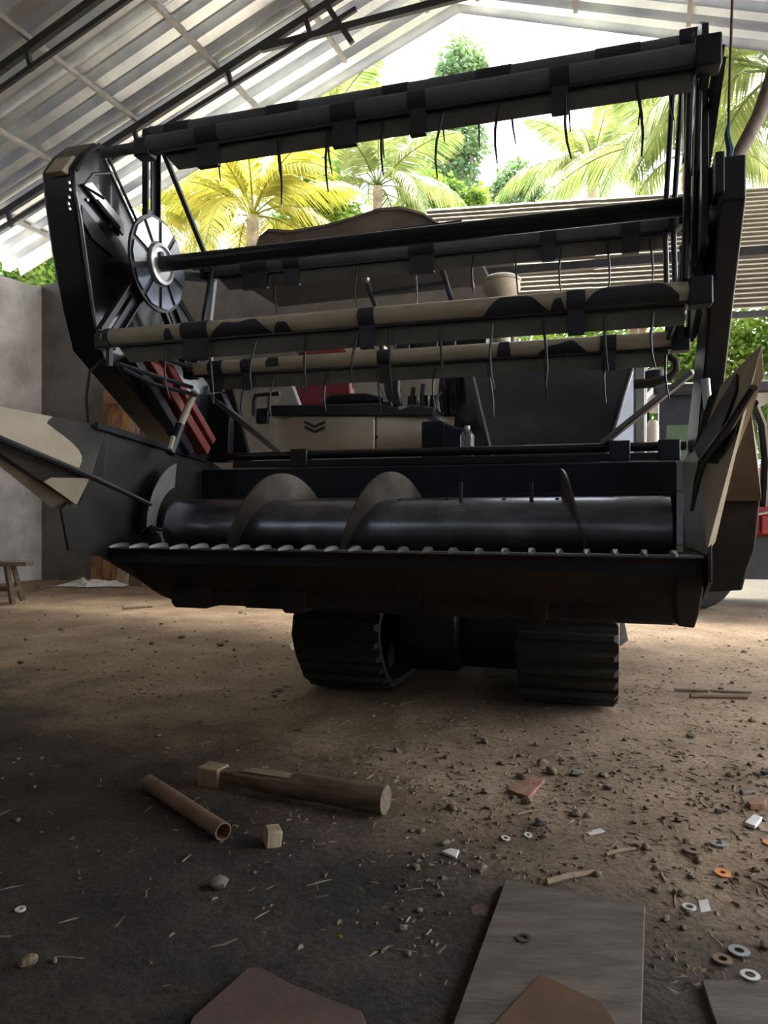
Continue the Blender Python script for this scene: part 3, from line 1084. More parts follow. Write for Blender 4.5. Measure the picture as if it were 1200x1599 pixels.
for k in range(5):
    y, z = bats[k]
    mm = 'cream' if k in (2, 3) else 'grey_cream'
    u_l = -0.73 if k == 1 else RUL
    if k == 1:
        tube = MB().tube([(-0.93, y, z), (u_l, y, z)], 0.019, 12).tube([(u_l, y, z), (RUR, y, z)], TR, 20)
    else:
        tube = MB().tube([(u_l, y, z), (RUR, y, z)], TR, 20)
    bat = part(tube, 'reel_bat', mm, label='cream reel bat with dark tape bands' if mm == 'cream' else 'grey reel bat with dark tape bands')
    part(MB().lathe([(0.001, 0), (TR * 0.8, 0), (TR * 0.9, 0.02), (TR, 0.03)], (u_l - 0.03, y, z), 'X', 16), 'end_cap', 'flight', parent=bat)
    # strip below the tube that carries the tines
    part(MB().plate([(u_l + 0.05, y + 0.006, z - TR + 0.004), (RUR - 0.02, y + 0.006, z - TR + 0.004), (RUR - 0.02, y - 0.008, z - 0.105), (u_l + 0.12, y - 0.008, z - 0.105)], (0, 0.006, 0)), 'tine_strip', 'grey_bar', parent=bat)
    part(MB().bar((u_l + 0.02, y - 0.006, z - TR - 0.003), (RUR - 0.01, y - 0.006, z - TR - 0.003), 0.014, 0.008), 'strip_rod', 'black', parent=bat)
    for (p0, p1, a0, a1) in bands[k]:
        u0, u1 = px_u(p0, k), px_u(p1, k)
        part(sleeve(u0, u1, a0, a1, y, z, TR + 0.003), 'tape_band', 'tape', parent=bat)
        if a1 - a0 > 6:
            part(MB().box((u0 + 0.004, y - 0.016, z - 0.112), (u1 - 0.004, y + 0.008, z - TR + 0.01)), 'strip_clip', 'tape', parent=bat)
    for px in tine_px[k]:
        o = bpy.data.objects.new('tine', tm)
        COL.objects.link(o)
        o.parent = bat
        o.location = (px_u(px, k), y - 0.012, z - 0.06)
        o.rotation_euler = (random.uniform(-0.12, 0.12), 0, random.uniform(-0.9, 0.9))
        o.scale = (1, 1, random.uniform(0.85, 1.1))

# perimeter tie rods and spider arms at both ends
def v_b(k, u, f=1.0):
    y, z = bats[k]
    return Vector((u, RY + (y - RY) * f, RZ + (z - RZ) * f))


for u in (RUL + 0.02, RUR - 0.02):
    for k in range(5):
        k2 = (k + 1) % 5
        if u < 0 and k in (0, 1):
            continue
        for off in (0.0, 0.095):
            a, c = v_b(k, u + off * 0.3, 1 - off), v_b(k2, u + off * 0.3, 1 - off)
            part(MB().tube([a, c], 0.011, 8), 'tie_rod', 'black')


def spider_arm(k, u, wd, th, f0=0.3, f1=1.0):
    a, c = v_b(k, u, f0), v_b(k, u, f1)
    d = (c - a).normalized()
    s = Vector((0, -d.z, d.y))
    L = (c - a).length

    def p(t, q):
        return a + d * (t * L) + s * q
    b = MB()
    # frame round a long slot
    sw = wd * 0.10
    b.plate([p(0, -wd / 2), p(1, -wd / 2), p(1, -sw), p(0, -sw)], (th, 0, 0))
    b.plate([p(0, sw), p(1, sw), p(1, wd / 2), p(0, wd / 2)], (th, 0, 0))
    b.plate([p(0, -sw), p(0.18, -sw), p(0.18, sw), p(0, sw)], (th, 0, 0))
    b.plate([p(0.84, -sw), p(1.06, -sw), p(1.06, sw), p(0.84, sw)], (th, 0, 0))
    # stiffening flanges
    b.plate([p(0, -wd / 2), p(1, -wd / 2), p(1, -wd / 2 + 0.006), p(0, -wd / 2 + 0.006)], (th + 0.02, 0, 0))
    b.plate([p(0, wd / 2), p(1, wd / 2), p(1, wd / 2 - 0.006), p(0, wd / 2 - 0.006)], (th + 0.02, 0, 0))
    return b


for k in range(5):
    if k != 1:
        part(spider_arm(k, RUL - 0.015, 0.10, 0.008), 'spider_arm', 'black')
    part(spider_arm(k, RUR + 0.005, 0.085, 0.008), 'spider_arm', 'black')
    part(spider_arm(k, RUR + 0.045, 0.06, 0.008, 0.2, 1.0), 'spider_arm', 'black')
    part(MB().box((RUR - 0.01, bats[k][0] - 0.035, bats[k][1] - 0.05), (RUR + 0.06, bats[k][0] + 0.035, bats[k][1] + 0.04)), 'bat_bearing', 'black', 0.006)
    part(MB().box(((RUL if k != 1 else -0.75) - 0.03, bats[k][0] - 0.03, bats[k][1] - 0.045), ((RUL if k != 1 else -0.75) + 0.03, bats[k][0] + 0.03, bats[k][1] + 0.02)), 'bat_bearing', 'black', 0.006)
# extra plates on the right end as in the photograph
part(MB().box((RUR + 0.055, RY - 0.08, RZ + 0.12), (RUR + 0.075, RY + 0.05, RZ + 0.33)), 'end_plate', 'black', 0.003)
for ya, yb_, za, zb_ in ((-0.20, -0.02, 1.72, 2.50), (0.0, 0.22, 1.86, 2.60), (-0.06, 0.12, 1.55, 1.80)):
    part(MB().plate([(RUR + 0.025, ya, za + 0.05), (RUR + 0.025, yb_, za), (RUR + 0.025, yb_, zb_ - 0.03), (RUR + 0.025, (ya + yb_) / 2, zb_), (RUR + 0.025, ya, zb_ - 0.06)], (0.02, 0, 0)), 'end_plate', 'black', 0.003)
# ribbed disc at the left end
du = RUL + 0.035
disc = part(MB().lathe([(0.05, 0.0), (0.205, 0.0), (0.205, 0.012), (0.05, 0.012)], (du - 0.012, RY, RZ), 'X', 40), 'reel_disc', 'black', label='pressed disc with bright wedge panels')
for i in range(10):
    t0 = TWO * (i + 0.10) / 10
    t1 = TWO * (i + 0.90) / 10
    poly = [(0.0, 0.098, t0 + 0.06), (0.0, 0.188, t0), (0.0, 0.194, (t0 + t1) / 2), (0.0, 0.188, t1), (0.0, 0.098, t1 - 0.06)]
    part(MB().plate([(du + 0.001, RY + r * math.sin(t), RZ + r * math.cos(t)) for _, r, t in poly], (0.006, 0, 0)), 'wedge_panel', 'alu' if i in (8, 9, 0) else ('grey_steel' if i in (1, 7) else 'drum'), parent=disc)
part(MB().lathe([(0.088, 0.0), (0.088, 0.022), (0.074, 0.026), (0.07, 0.014), (0.001, 0.014)], (du, RY, RZ), 'X', 28), 'disc_hub', 'alu', parent=disc)
part(MB().lathe([(0.016, 0.0), (0.016, 0.012), (0.001, 0.012)], (du + 0.013, RY - 0.01, RZ + 0.035), 'X', 10), 'hub_bolt', 'black', parent=disc)

# left drive casing: a deep arm
cas = [mU(px, py, -1.17) for px, py in ((113, 262), (128, 238), (150, 221), (162, 235), (178, 272), (212, 345), (258, 430), (300, 500), (325, 590), (338, 700), (285, 700),
                                         (235, 640), (190, 585), (158, 545), (143, 480), (128, 390), (117, 310))]
b = MB().plate(cas, (-0.15, 0, 0))
co = part(b, 'drive_casing', 'gloss_black', 0.012)
# raised pressing lines and slot on the casing's inner side
ctr = sum((p for p in cas), Vector()) / len(cas)
rim = [c + (c - ctr).normalized() * -0.012 for c in cas]
part(MB().tube([p + Vector((0.012, 0, 0)) for p in rim[:9]], 0.007, 6), 'casing_rib', 'black', parent=co)
part(MB().tube([mU(118, 300, -1.155), mU(126, 340, -1.155), mU(134, 400, -1.155), mU(148, 500, -1.155), mU(165, 560, -1.155)], 0.006, 6), 'casing_rib', 'grey_steel', parent=co)
part(MB().plate([mU(px, py, -1.165) for px, py in ((128, 288), (140, 285), (193, 352), (190, 368))], (0.012, 0, 0)), 'slotted_bracket', 'alu', parent=co)
part(MB().plate([mU(px, py, -1.151) for px, py in ((147, 313), (152, 311), (188, 355), (185, 360))], (0.003, 0, 0)), 'slot', 'hole', parent=co)
part(MB().plate([mU(px, py, -1.165) for px, py in ((126, 320), (150, 350), (182, 397), (178, 402), (142, 372), (128, 345))], (0.006, 0, 0)), 'pressed_panel', 'black', parent=co)
for px, py in ((107, 285), (108, 296), (107, 308), (106, 318), (108, 326), (170, 324), (172, 353), (136, 312)):
    part(MB().lathe([(0.007, 0), (0.007, 0.006), (0.001, 0.008)], mU(px, py, -1.168), 'X', 8), 'casing_bolt', 'steel', parent=co)
part(MB().plate([mU(px, py, -1.19) for px, py in ((97, 266), (116, 242), (124, 250), (112, 276))], (-0.09, 0, 0)), 'cream_cap', 'cream', 0.006, parent=co, label='worn cream patch on the casing top')
# inner lower arm and hydraulic parts
part(MB().bar(mU(226, 556, -1.12), mU(318, 705, -1.12), 0.05, 0.07, (1, 0, 0)), 'reel_arm', 'red_arm', 0.005, label='faded red lower reel arm')
part(MB().bar(mU(254, 560, -1.10), mU(330, 690, -1.10), 0.04, 0.045, (1, 0, 0)), 'reel_arm', 'red_arm', 0.005, label='faded red lower reel arm')
part(MB().bar(mU(205, 560, -1.14), mU(292, 706, -1.14), 0.05, 0.06, (1, 0, 0)), 'reel_arm', 'black', 0.005)
part(MB().tube([mU(304, 612, -1.02), mU(280, 668, -1.04)], 0.017, 10), 'hydraulic_rod', 'cream', label='pale lift cylinder rod')
part(MB().tube([mU(282, 664, -1.04), mU(266, 708, -1.05)], 0.024, 10), 'hydraulic_cylinder', 'black')
part(MB().tube([mU(271, 682, -1.02), mU(265, 702, -1.02)], 0.012, 8), 'hydraulic_collar', 'cream')
part(MB().tube([mU(185, 568, -1.05), mU(230, 583, -1.03), mU(300, 605, -1.0)], 0.010, 8), 'hydraulic_hose', 'black')
part(MB().tube([mU(190, 575, -1.05), mU(240, 600, -1.03), mU(306, 617, -1.0)], 0.010, 8), 'hydraulic_hose', 'black')
part(MB().tube([mU(160, 560, -1.2), mU(140, 580, -1.22), mU(135, 620, -1.22), mU(138, 668, -1.22)], 0.006, 6), 'hydraulic_hose', 'black')
part(MB().tube([mU(163, 310, -1.05), mU(130, 290, -1.08), mU(145, 272, -1.08), mU(175, 270, -1.05)], 0.006, 6), 'hydraulic_hose', 'black')
# right reel arm: channel beam
ra = [mU(px, py, 1.165) for px, py in ((1104, 258), (1142, 255), (1138, 300), (1118, 470), (1098, 690), (1072, 700), (1075, 640), (1092, 440), (1100, 300))]
arm = [(1.165, -0.28, 1.99), (1.165, -0.28, 1.86), (1.165, -0.06, 1.62), (1.165, 0.30, 1.20), (1.165, 0.62, 1.10), (1.165, 0.62, 1.28), (1.165, 0.40, 1.46), (1.165, 0.0, 1.94), (1.165, -0.14, 2.02)]
b = MB().plate(arm, (0.07, 0, 0))
part(b, 'reel_arm', 'black', 0.006)
part(MB().bar((1.16, -0.16, 1.97), (1.16, RY, RZ), 0.05, 0.09), 'reel_arm_head', 'black', 0.006)
part(MB().box((1.15, -0.30, 1.88), (1.175, -0.20, 2.0)), 'end_bracket', 'black', 0.004)
part(MB().lathe([(0.011, 0), (0.011, 0.008), (0.001, 0.01)], mY(1121, 262, -0.285), 'Y', 8), 'arm_bolt', 'steel')
part(MB().tube([mY(1102, 592, 0.0), mY(1107, 645, 0.0)], 0.014, 10), 'hydraulic_rod', 'steel', label='bright lift cylinder rod')
part(MB().tube([mY(1107, 640, 0.01), mY(1101, 722, 0.01)], 0.022, 10), 'hydraulic_cylinder', 'black')

# --- body behind the header ----------------------------------------
# feeder house
part(MB().plate([(-0.25, 0.74, 0.70), (0.50, 0.74, 0.70), (0.50, 0.74, 1.12), (-0.25, 0.74, 1.12)], (0, 0.75, 0.05)), 'feeder_house', 'black', 0.01)
part(MB().box((-0.62, 1.45, 0.50), (1.12, 3.1, 0.98)), 'body_base', 'black', 0.01)
# cream front panel with faceted left edge
py_ = 1.22
cp = [mY(418, 648, py_), mY(455, 650, py_), mY(585, 650, py_), mY(615, 650, py_ + 0.0), mY(662, 650, py_)]
x0, x1, x2, x3, x4 = [p.x for p in cp]
zt = cp[0].z
panel = part(MB().plate([(x0, py_ + 0.10, 0.80), (x1, py_, 0.80), (x2, py_, 0.80), (x2, py_ + 0.35, 0.80), (x0, py_ + 0.35, 0.80)], (0, 0, zt - 0.80)), 'front_panel', 'cream_panel', 0.008, label='cream engine cover with an arrow emblem')
part(MB().plate([(x2 + 0.006, py_ + 0.008, 0.80), (x3, py_ + 0.008, 0.80), (x4, py_ + 0.06, 0.80), (x4, py_ + 0.40, 0.80), (x2 + 0.006, py_ + 0.40, 0.80)], (0, 0, zt - 0.81)), 'side_door', 'cream_panel', 0.008, parent=panel)
q = mY(588, 682, py_)
part(MB().lathe([(0.008, 0.0), (0.008, -0.006), (0.001, -0.007)], (q.x, py_ + 0.008, q.z), 'Y', 10), 'key_lock', 'black', parent=panel)
for dy in (0, 8):          # double downward arrow emblem
    poly = [mY(px, py + dy, py_ - 0.001) for px, py in ((476, 657), (492, 664), (508, 657), (508, 661), (492, 668.5), (476, 661))]
    part(MB().plate(poly, (0, -0.003, 0)), 'emblem', 'camo_dark', parent=panel)
# grey console edge on top of the panel
ce = [(422, 632), (520, 632), (600, 630), (612, 634), (625, 640), (640, 633), (680, 637), (676, 650), (418, 650)]
part(MB().plate([mY(px, py, py_ - 0.015) for px, py in ce], (0, 0.30, 0)), 'console_trim', 'black', 0.008)
part(MB().plate([mY(px, py, py_ + 0.1) for px, py in ((502, 622), (520, 615), (570, 613), (600, 621), (596, 628), (502, 631))], (0, 0.25, 0)), 'dash_pad', 'gloss_black', 0.012)
# seat
so = [(460, 545), (500, 537), (532, 540), (545, 560), (548, 634), (455, 634), (462, 590)]
part(MB().plate([mY(px, py, 1.75) for px, py in so], (0, 0.10, 0)), 'seat_back', 'red', 0.02, label='red seat back')
part(MB().box((mY(455, 600, 1.55).x, 1.35, 1.28), (mY(548, 600, 1.55).x, 1.78, 1.38)), 'seat_cushion', 'red', 0.03)
sp_ = mY(472, 557, 1.7)
part(MB().lathe([(0.001, 0.03), (0.03, 0.02), (0.036, 0), (0.02, -0.03), (0.012, -0.2)], sp_, 'Z', 14), 'lever_knob', 'black')
part(MB().plate([mY(px, py, 1.8) for px, py in ((534, 540), (592, 532), (596, 572), (536, 575))], (0, 0.2, 0)), 'cream_box', 'cream_panel', 0.01)
part(MB().plate([mY(px, py, 1.45) for px, py in ((432, 634), (446, 604), (456, 602), (468, 634))], (0, 0.05, 0)), 'side_glass', 'grey_plate', 0.003)
# control levers and boxes
for px0, py0, px1, py1, y in ((600, 548, 622, 640, 1.30), (640, 605, 648, 640, 1.32), (655, 600, 662, 640, 1.30), (684, 590, 692, 640, 1.36)):
    part(MB().tube([mY(px0 + 6, py0, y), mY(px0 + 4, (py0 + py1) / 2, y), mY(px1, py1 + 6, y)], 0.012, 8), 'control_lever', 'black')
part(MB().bar(mY(592, 597, 1.25), mY(604, 628, 1.25), 0.012, 0.012), 'control_lever', 'grey_steel')
part(MB().plate([mY(px, py, 1.28) for px, py in ((598, 560), (624, 560), (622, 610), (627, 632), (618, 634), (606, 622), (606, 600))], (0, 0.04, 0)), 'lever_column', 'black', 0.005)
for px0, py0, px1, py1, y in ((636, 618, 652, 640, 1.4), (655, 617, 668, 640, 1.4), (671, 617, 682, 640, 1.4), (690, 575, 720, 650, 1.45), (615, 528, 760, 548, 1.7), (618, 532, 640, 560, 1.6), (660, 528, 684, 560, 1.6)):
    a, c = mY(px0, py0, y), mY(px1, py1, y)
    part(MB().box((a.x, y, c.z), (c.x, y + 0.18, a.z)), 'control_box', 'gloss_black', 0.008)
part(MB().tube([mY(636, 640, 1.3), mY(640, 634, 1.3), mY(680, 638, 1.3), mY(684, 618, 1.3), mY(690, 613, 1.3)], 0.009, 8), 'hand_rail', 'grey_steel')
# mirror frame at the left of the console
mf = [(398, 615), (437, 613), (438, 618), (420, 619), (418, 655), (400, 655)]
part(MB().tube([mY(*p, 1.15) for p in ((437, 614), (400, 617), (397, 625), (397, 650))], 0.014, 8), 'mirror_arm', 'black')
part(MB().plate([mY(px, py, 1.16) for px, py in ((396, 638), (420, 636), (417, 662), (400, 662))], (0, 0.03, 0)), 'mirror_back', 'black', 0.006)
part(MB().tube([mY(420, 617, 1.15), mY(419, 640, 1.15)], 0.008, 8), 'mirror_arm', 'black')

# grain tank (hopper) at the right
yt, yb = 1.30, 1.12
TK = [mY(735, 552, yt), mY(995, 535, yt), mY(915, 700, yb - 0.05), mY(792, 700, yb - 0.05)]
LO, RO = mY(716, 552, yt + 0.24), mY(1012, 535, yt + 0.24)
LB, RB = mY(716, 700, yt + 0.30), mY(1004, 700, yt + 0.30)
bz = 0.90
zt = 1.74
pts = [Vector((TK[0].x, yt, zt)), Vector((TK[1].x, yt, zt)), Vector((TK[2].x, yb, bz)), Vector((TK[3].x, yb, bz)),
       Vector((LO.x, yt + 0.24, zt)), Vector((RO.x, yt + 0.24, zt)), Vector((LB.x, yb + 0.10, bz)), Vector((RB.x, yb + 0.10, bz)),
       Vector((LO.x, 2.1, zt)), Vector((RO.x, 2.1, zt)), Vector((LB.x, 2.1, bz)), Vector((RB.x, 2.1, bz))]
b = MB().add(pts, [(0, 3, 2, 1), (4, 6, 3, 0), (1, 2, 7, 5), (8, 10, 6, 4), (5, 7, 11, 9), (0, 1, 5, 9, 8, 4), (2, 3, 6, 10, 11, 7), (9, 11, 10, 8)])
tank = part(b, 'grain_tank', 'tank', 0.02, label='glossy black grain tank')
for a, c in ((pts[0], pts[3]), (pts[1], pts[2])):
    part(MB().tube([a + Vector((0, -0.004, 0)), c + Vector((0, -0.004, 0))], 0.008, 8), 'tank_seam', 'grey_steel', parent=tank)
part(MB().plate([mY(px, py, 1.0) for px, py in ((692, 660), (732, 672), (736, 700), (690, 705))], (0, 0.2, 0)), 'chute_cover', 'navy', 0.01)
part(MB().plate([mY(px, py, 1.12) for px, py in ((658, 658), (688, 656), (712, 668), (736, 690), (736, 720), (658, 720))], (0, 0.1, 0)), 'fender', 'navy', 0.01)
part(MB().box((mY(992, 560, 1.0).x, 1.0, 1.2), (mY(1008, 560, 1.0).x, 1.2, 1.66)), 'tank_post', 'grey_plate', 0.006)
part(MB().tube([mY(990, 600, 0.93), mY(1020, 598, 0.93), mY(1045, 590, 0.92), mY(1057, 578, 0.92), mY(1056, 565, 0.92), mY(1046, 556, 0.94)], [0.022, 0.022, 0.018, 0.018, 0.016, 0.016], 10), 'bent_pipe', 'rust_dark')
part(MB().lathe([(0.001, 0.05), (0.05, 0.03), (0.05, -0.03), (0.001, -0.05)], mY(1024, 590, 1.05), 'Z', 16), 'filler_cap', 'black')
q = mY(1020, 672, 1.1)
part(MB().lathe([(0.001, 0.05), (0.02, 0.045), (0.028, 0.02), (0.028, -0.15)], q, 'Z', 14), 'lamp_stub', 'cream_panel')
# air pre-cleaner bowl on its pipe
q = mY(784, 462, 1.65)
kk = 1.0
part(MB().lathe([(0.05, -0.5), (0.05, -0.02), (0.085, 0.0), (0.108, 0.035), (0.105, 0.075), (0.112, 0.080), (0.112, 0.092), (0.085, 0.11), (0.001, 0.116)], q, 'Z', 28), 'air_cleaner', 'cream', label='pale bowl shaped air cleaner on a pipe', sharp=50)
# canopy with rounded canvas-like top
cy0, cy1 = 1.5, 2.7
cp = [(398, 380), (404, 362), (415, 353), (450, 355), (500, 347), (545, 335), (590, 320), (625, 317), (660, 326), (685, 340), (697, 352), (697, 362)]
top = [mY(px, py, 1.6) for px, py in cp]
b = MB()
vs, fs = [], []
cols = len(top)
prof = [(0.0, -0.035, 1.0), (0.02, -0.01, 0.98), (0.15, 0.0, 1.0), (0.75, 0.03, 1.0), (1.1, -0.02, 0.97), (1.15, -0.06, 0.95)]
xm = sum(p.x for p in top) / cols
for (dy, dz, sc) in prof:
    for p in top:
        vs.append((xm + (p.x - xm) * sc, 1.6 + dy, p.z + dz))
rows = len(prof)
for i in range(rows - 1):
    for k in range(cols - 1):
        fs.append((i * cols + k, i * cols + k + 1, (i + 1) * cols + k + 1, (i + 1) * cols + k))
nv = len(vs)
zb = mY(398, 384, 1.6).z
b.add(vs, fs)
# underside
b.plate([Vector((p.x, 1.61, p.z - 0.03)) for p in top], (0, 0.02, 0))
part(MB().plate([(top[0].x - 0.35, 1.56, zb - 0.06), (top[-1].x + 0.1, 1.56, zb - 0.03), (top[-1].x + 0.1, 2.72, zb - 0.03), (top[0].x - 0.35, 2.72, zb - 0.06)], (0, 0, 0.03)), 'canopy_underside', 'black')
part(b, 'canopy', 'canvas', label='brown rounded canopy over the driver', sharp=50)
part(MB().bar(mY(300, 415, 1.6), mY(700, 368, 1.6), 0.05, 0.05), 'canopy_frame', 'black', 0.004)
part(MB().tube([mY(335, 438, 1.6), mY(326, 515, 1.55), mY(330, 600, 1.5), mY(330, 720, 1.5)], 0.02, 10), 'canopy_post', 'grey_steel')
part(MB().tube([mY(568, 420, 1.45), mY(578, 455, 1.45), mY(588, 482, 1.45), mY(600, 570, 1.45), mY(610, 640, 1.45)], 0.016, 8), 'canopy_post', 'black')
part(MB().tube([mY(682, 398, 1.45), mY(692, 425, 1.45), mY(706, 470, 1.45), mY(712, 640, 1.45)], 0.016, 8), 'canopy_post', 'black')
part(MB().bar(mY(580, 459, 1.45), mY(698, 441, 1.45), 0.02, 0.022), 'canopy_rail', 'black')
part(MB().tube([mY(568, 422, 1.45), mY(570, 380, 1.6)], 0.016, 8), 'canopy_post', 'black')
part(MB().tube([mY(682, 400, 1.45), mY(680, 368, 1.6)], 0.016, 8), 'canopy_post', 'black')
for px, py, r in ((566, 417, 0.026), (574, 426, 0.032), (571, 436, 0.026), (678, 402, 0.024)):
    q = mY(px, py, 1.41)
    part(MB().lathe([(0.001, r), (r * 0.7, r * 0.7), (r, 0), (r * 0.7, -r * 0.7), (0.001, -r)], q, 'Y', 12), 'chain_lump', 'grey_steel')  # steel lumps for the chain-like hook on the canopy frame, not a light

# --- crawler tracks ------------------------------------------------
def track(uc, wdt):
    # side profile of the belt, front nose raised
    pr = []
    for i in range(9):
        t = R(-100 + 180 * i / 8)
        pr.append((1.14 - 0.20 * math.cos(R(-100 + 180 * i / 8) - 0.0) , 0.275 + 0.20 * math.sin(t)))
    pr = [(2.45, 0.03), (1.9, 0.022), (1.35, 0.024), (1.16, 0.035), (1.05, 0.10), (0.95, 0.22), (0.90, 0.33), (0.92, 0.42), (1.0, 0.485), (1.12, 0.51),
          (1.7, 0.50), (2.4, 0.49), (2.58, 0.42), (2.66, 0.28), (2.6, 0.12)]
    pr = [(y - 0.09, z) for y, z in pr]
    th = 0.03
    nP = len(pr)
    c = Vector((1.8, 0.26))
    vs, fs = [], []
    outn = []
    for i in range(nP):
        a = Vector(pr[i - 1])
        d = Vector(pr[(i + 1) % nP]) - a
        nrm = Vector((d.y, -d.x)).normalized()
        if nrm.dot(Vector(pr[i]) - c) < 0:
            nrm = -nrm
        outn.append(nrm)
    for u in (uc - wdt / 2, uc + wdt / 2):
        for i in range(nP):
            p = Vector(pr[i])
            vs.append((u, p.x, p.y))
        for i in range(nP):
            p = Vector(pr[i]) - outn[i] * th
            vs.append((u, p.x, p.y))
    for i in range(nP):
        j = (i + 1) % nP
        fs += [(i, j, 2 * nP + j, 2 * nP + i), (nP + i, nP + j, 3 * nP + j, 3 * nP + i), (i, j, nP + j, nP + i), (2 * nP + i, 2 * nP + j, 3 * nP + j, 3 * nP + i)]
    tr = part(MB().add(vs, fs), 'crawler_track', 'rubber', sharp=50)
    # lugs at equal spacing
    per = []
    for i in range(nP):
        a, d = Vector(pr[i]), Vector(pr[(i + 1) % nP])
        per.append((a, d, (d - a).length))
    tot = sum(p[2] for p in per)
    nl = 48
    lm = MB().add([(-wdt / 2, -0.022, 0), (wdt / 2, -0.022, 0), (wdt / 2, 0.022, 0), (-wdt / 2, 0.022, 0),
                   (-wdt / 2 + 0.02, -0.012, 0.024), (wdt / 2 - 0.02, -0.012, 0.024), (wdt / 2 - 0.02, 0.012, 0.024), (-wdt / 2 + 0.02, 0.012, 0.024)],
                  [(3, 2, 1, 0), (4, 5, 6, 7), (0, 1, 5, 4), (1, 2, 6, 5), (2, 3, 7, 6), (3, 0, 4, 7)]).mesh('track_lug', M['rubber'])
    for k in range(nl):
        s = tot * k / nl
        for (a, d, ln) in per:
            if s <= ln:
                break
            s -= ln
        p = a + (d - a) * (s / ln)
        t = (d - a).normalized()
        nrm = Vector((t.y, -t.x))
        if nrm.dot(p - c) < 0:
            nrm = -nrm
        if p.y + nrm.y * 0.024 < 0.0:
            p = Vector((p.x, p.y + 0.0))
        o = bpy.data.objects.new('track_lug', lm)
        COL.objects.link(o)
        o.parent = tr
        X = Vector((1, 0, 0))
        Z = Vector((0, nrm.x, nrm.y))
        Yv = Z.cross(X)
        mt = Matrix((X, Yv, Z)).transposed().to_4x4()
        mt.translation = (uc, p.x, p.y)
        o.matrix_local = mt
    # inner frame, idler and rollers
    part(MB().box((uc - 0.07, 1.15, 0.16), (uc + 0.07, 2.45, 0.36)), 'track_frame', 'rust_dark', 0.006)
    for (y, z, r) in ((1.10, 0.28, 0.16), (2.42, 0.27, 0.18), (1.45, 0.125, 0.07), (1.75, 0.125, 0.07), (2.05, 0.125, 0.07)):
        part(MB().lathe([(0.03, -0.11), (r, -0.11), (r, -0.05), (r * 0.8, -0.04), (r * 0.8, 0.04), (r, 0.05), (r, 0.11), (0.03, 0.11)], (uc, y, z), 'X', 20), 'track_roller', 'black')


track(0.67, 0.46)
track(-0.45, 0.46)
# chassis between the tracks
part(MB().box((-0.30, 1.40, 0.28), (0.52, 1.52, 0.40)), 'cross_beam', 'black', 0.006)
part(MB().box((-0.30, 2.1, 0.28), (0.52, 2.25, 0.40)), 'cross_beam', 'black', 0.006)
part(MB().box((-0.62, 1.15, 0.55), (0.95, 2.9, 0.66)), 'chassis', 'black', 0.006)
part(MB().box((0.02, 1.2, 0.33), (0.10, 2.5, 0.58)), 'chassis_rail', 'black', 0.006)
part(MB().plate([(0.14, 1.35, 0.40), (0.30, 1.35, 0.40), (0.30, 2.3, 0.56), (0.14, 2.3, 0.56)], (0, 0, 0.02)), 'gearbox_guard', 'grey_steel', 0.004)
part(MB().tube([(0.10, 0.95, 0.62), (0.12, 1.4, 0.40)], 0.035, 12), 'lift_cylinder', 'black')
part(MB().plate([mY(px, py, 1.05) for px, py in ((975, 965), (968, 965), (968, 1010), (982, 1000))], (0, 0.02, 0)), 'track_guard', 'grey_plate', 0.002)

part(MB().plate([(-0.20, 1.12, 0.24), (-0.20, 1.24, 0.10), (-0.20, 2.9, 0.10), (-0.20, 2.9, 0.56), (-0.20, 1.12, 0.56)], (0.30, 0, 0)), 'belly_fill', 'black', 0.01)  # solid fill added between the tracks to darken the ground below
part(MB().plate([(0.10, 1.30, 0.24), (0.10, 1.38, 0.10), (0.10, 2.9, 0.10), (0.10, 2.9, 0.40), (0.10, 1.30, 0.40)], (0.34, 0, 0)), 'belly_fill', 'black', 0.01)
part(MB().box((-0.22, 2.85, 0.12), (0.46, 2.95, 0.95)), 'rear_plate', 'black', 0.01)

# bottle standing on the header beam
q = mY(730, 716, 0.80)
bo = MB().lathe([(0.001, 0.0), (0.030, 0.0), (0.033, 0.01), (0.032, 0.03), (0.033, 0.05), (0.031, 0.07), (0.033, 0.09), (0.032, 0.105), (0.018, 0.122), (0.012, 0.13), (0.012, 0.138), (0.001, 0.138)], (0, 0, 0), 'Z', 20)
bt = empty('plastic_bottle', m_w((q.x, 0.80, 1.2085)))
tag(bt, 'small clear plastic bottle standing on the header beam behind the pipe', 'bottle')
bo.build('bottle_body', M['clear'], bt)
MB().lathe([(0.0335, 0.012), (0.0342, 0.014), (0.0342, 0.034), (0.0335, 0.036)], (0, 0, 0), 'Z', 20, caps=False).build('bottle_label', M['white_plastic'], bt)
MB().lathe([(0.014, 0.130), (0.014, 0.146), (0.001, 0.147)], (0, 0, 0), 'Z', 14).build('bottle_cap', M['white_plastic'], bt)

# ================================================================== PROPS ROUND THE HARVESTER
# wooden pole and rope at the top of the right reel arm
p0 = m_w(mY(1136, 272, -0.24))
pl = [p0, at(1163, 225, 2.25), at(1186, 180, 2.33), at(1206, 120, 2.42), at(1232, 30, 2.55), at(1275, -110, 2.75)]
o = MB().tube([p - p0 for p in pl], [0.018, 0.021, 0.022, 0.022, 0.021, 0.02], 12).build('wooden_pole', M['branch'], loc=p0)
tag(o, 'bare bent wooden pole leaning up from the right reel arm', 'pole')
r0 = m_w(mY(1138, 262, -0.245))
topz = roof_z(SC * r0.x - SS * r0.y)
ro = empty('hanging_rope', r0)
tag(ro, 'thin brown rope hanging from the roof to the right reel arm', 'rope')
MB().tube([(0, 0, 0.02), (0.002, 0, 0.2), (0.012, 0, 0.5), (0.02, 0.0, 1.2), (0.03, 0.02, topz - r0.z)], 0.004, 6).build('cord', M['rope'], ro)
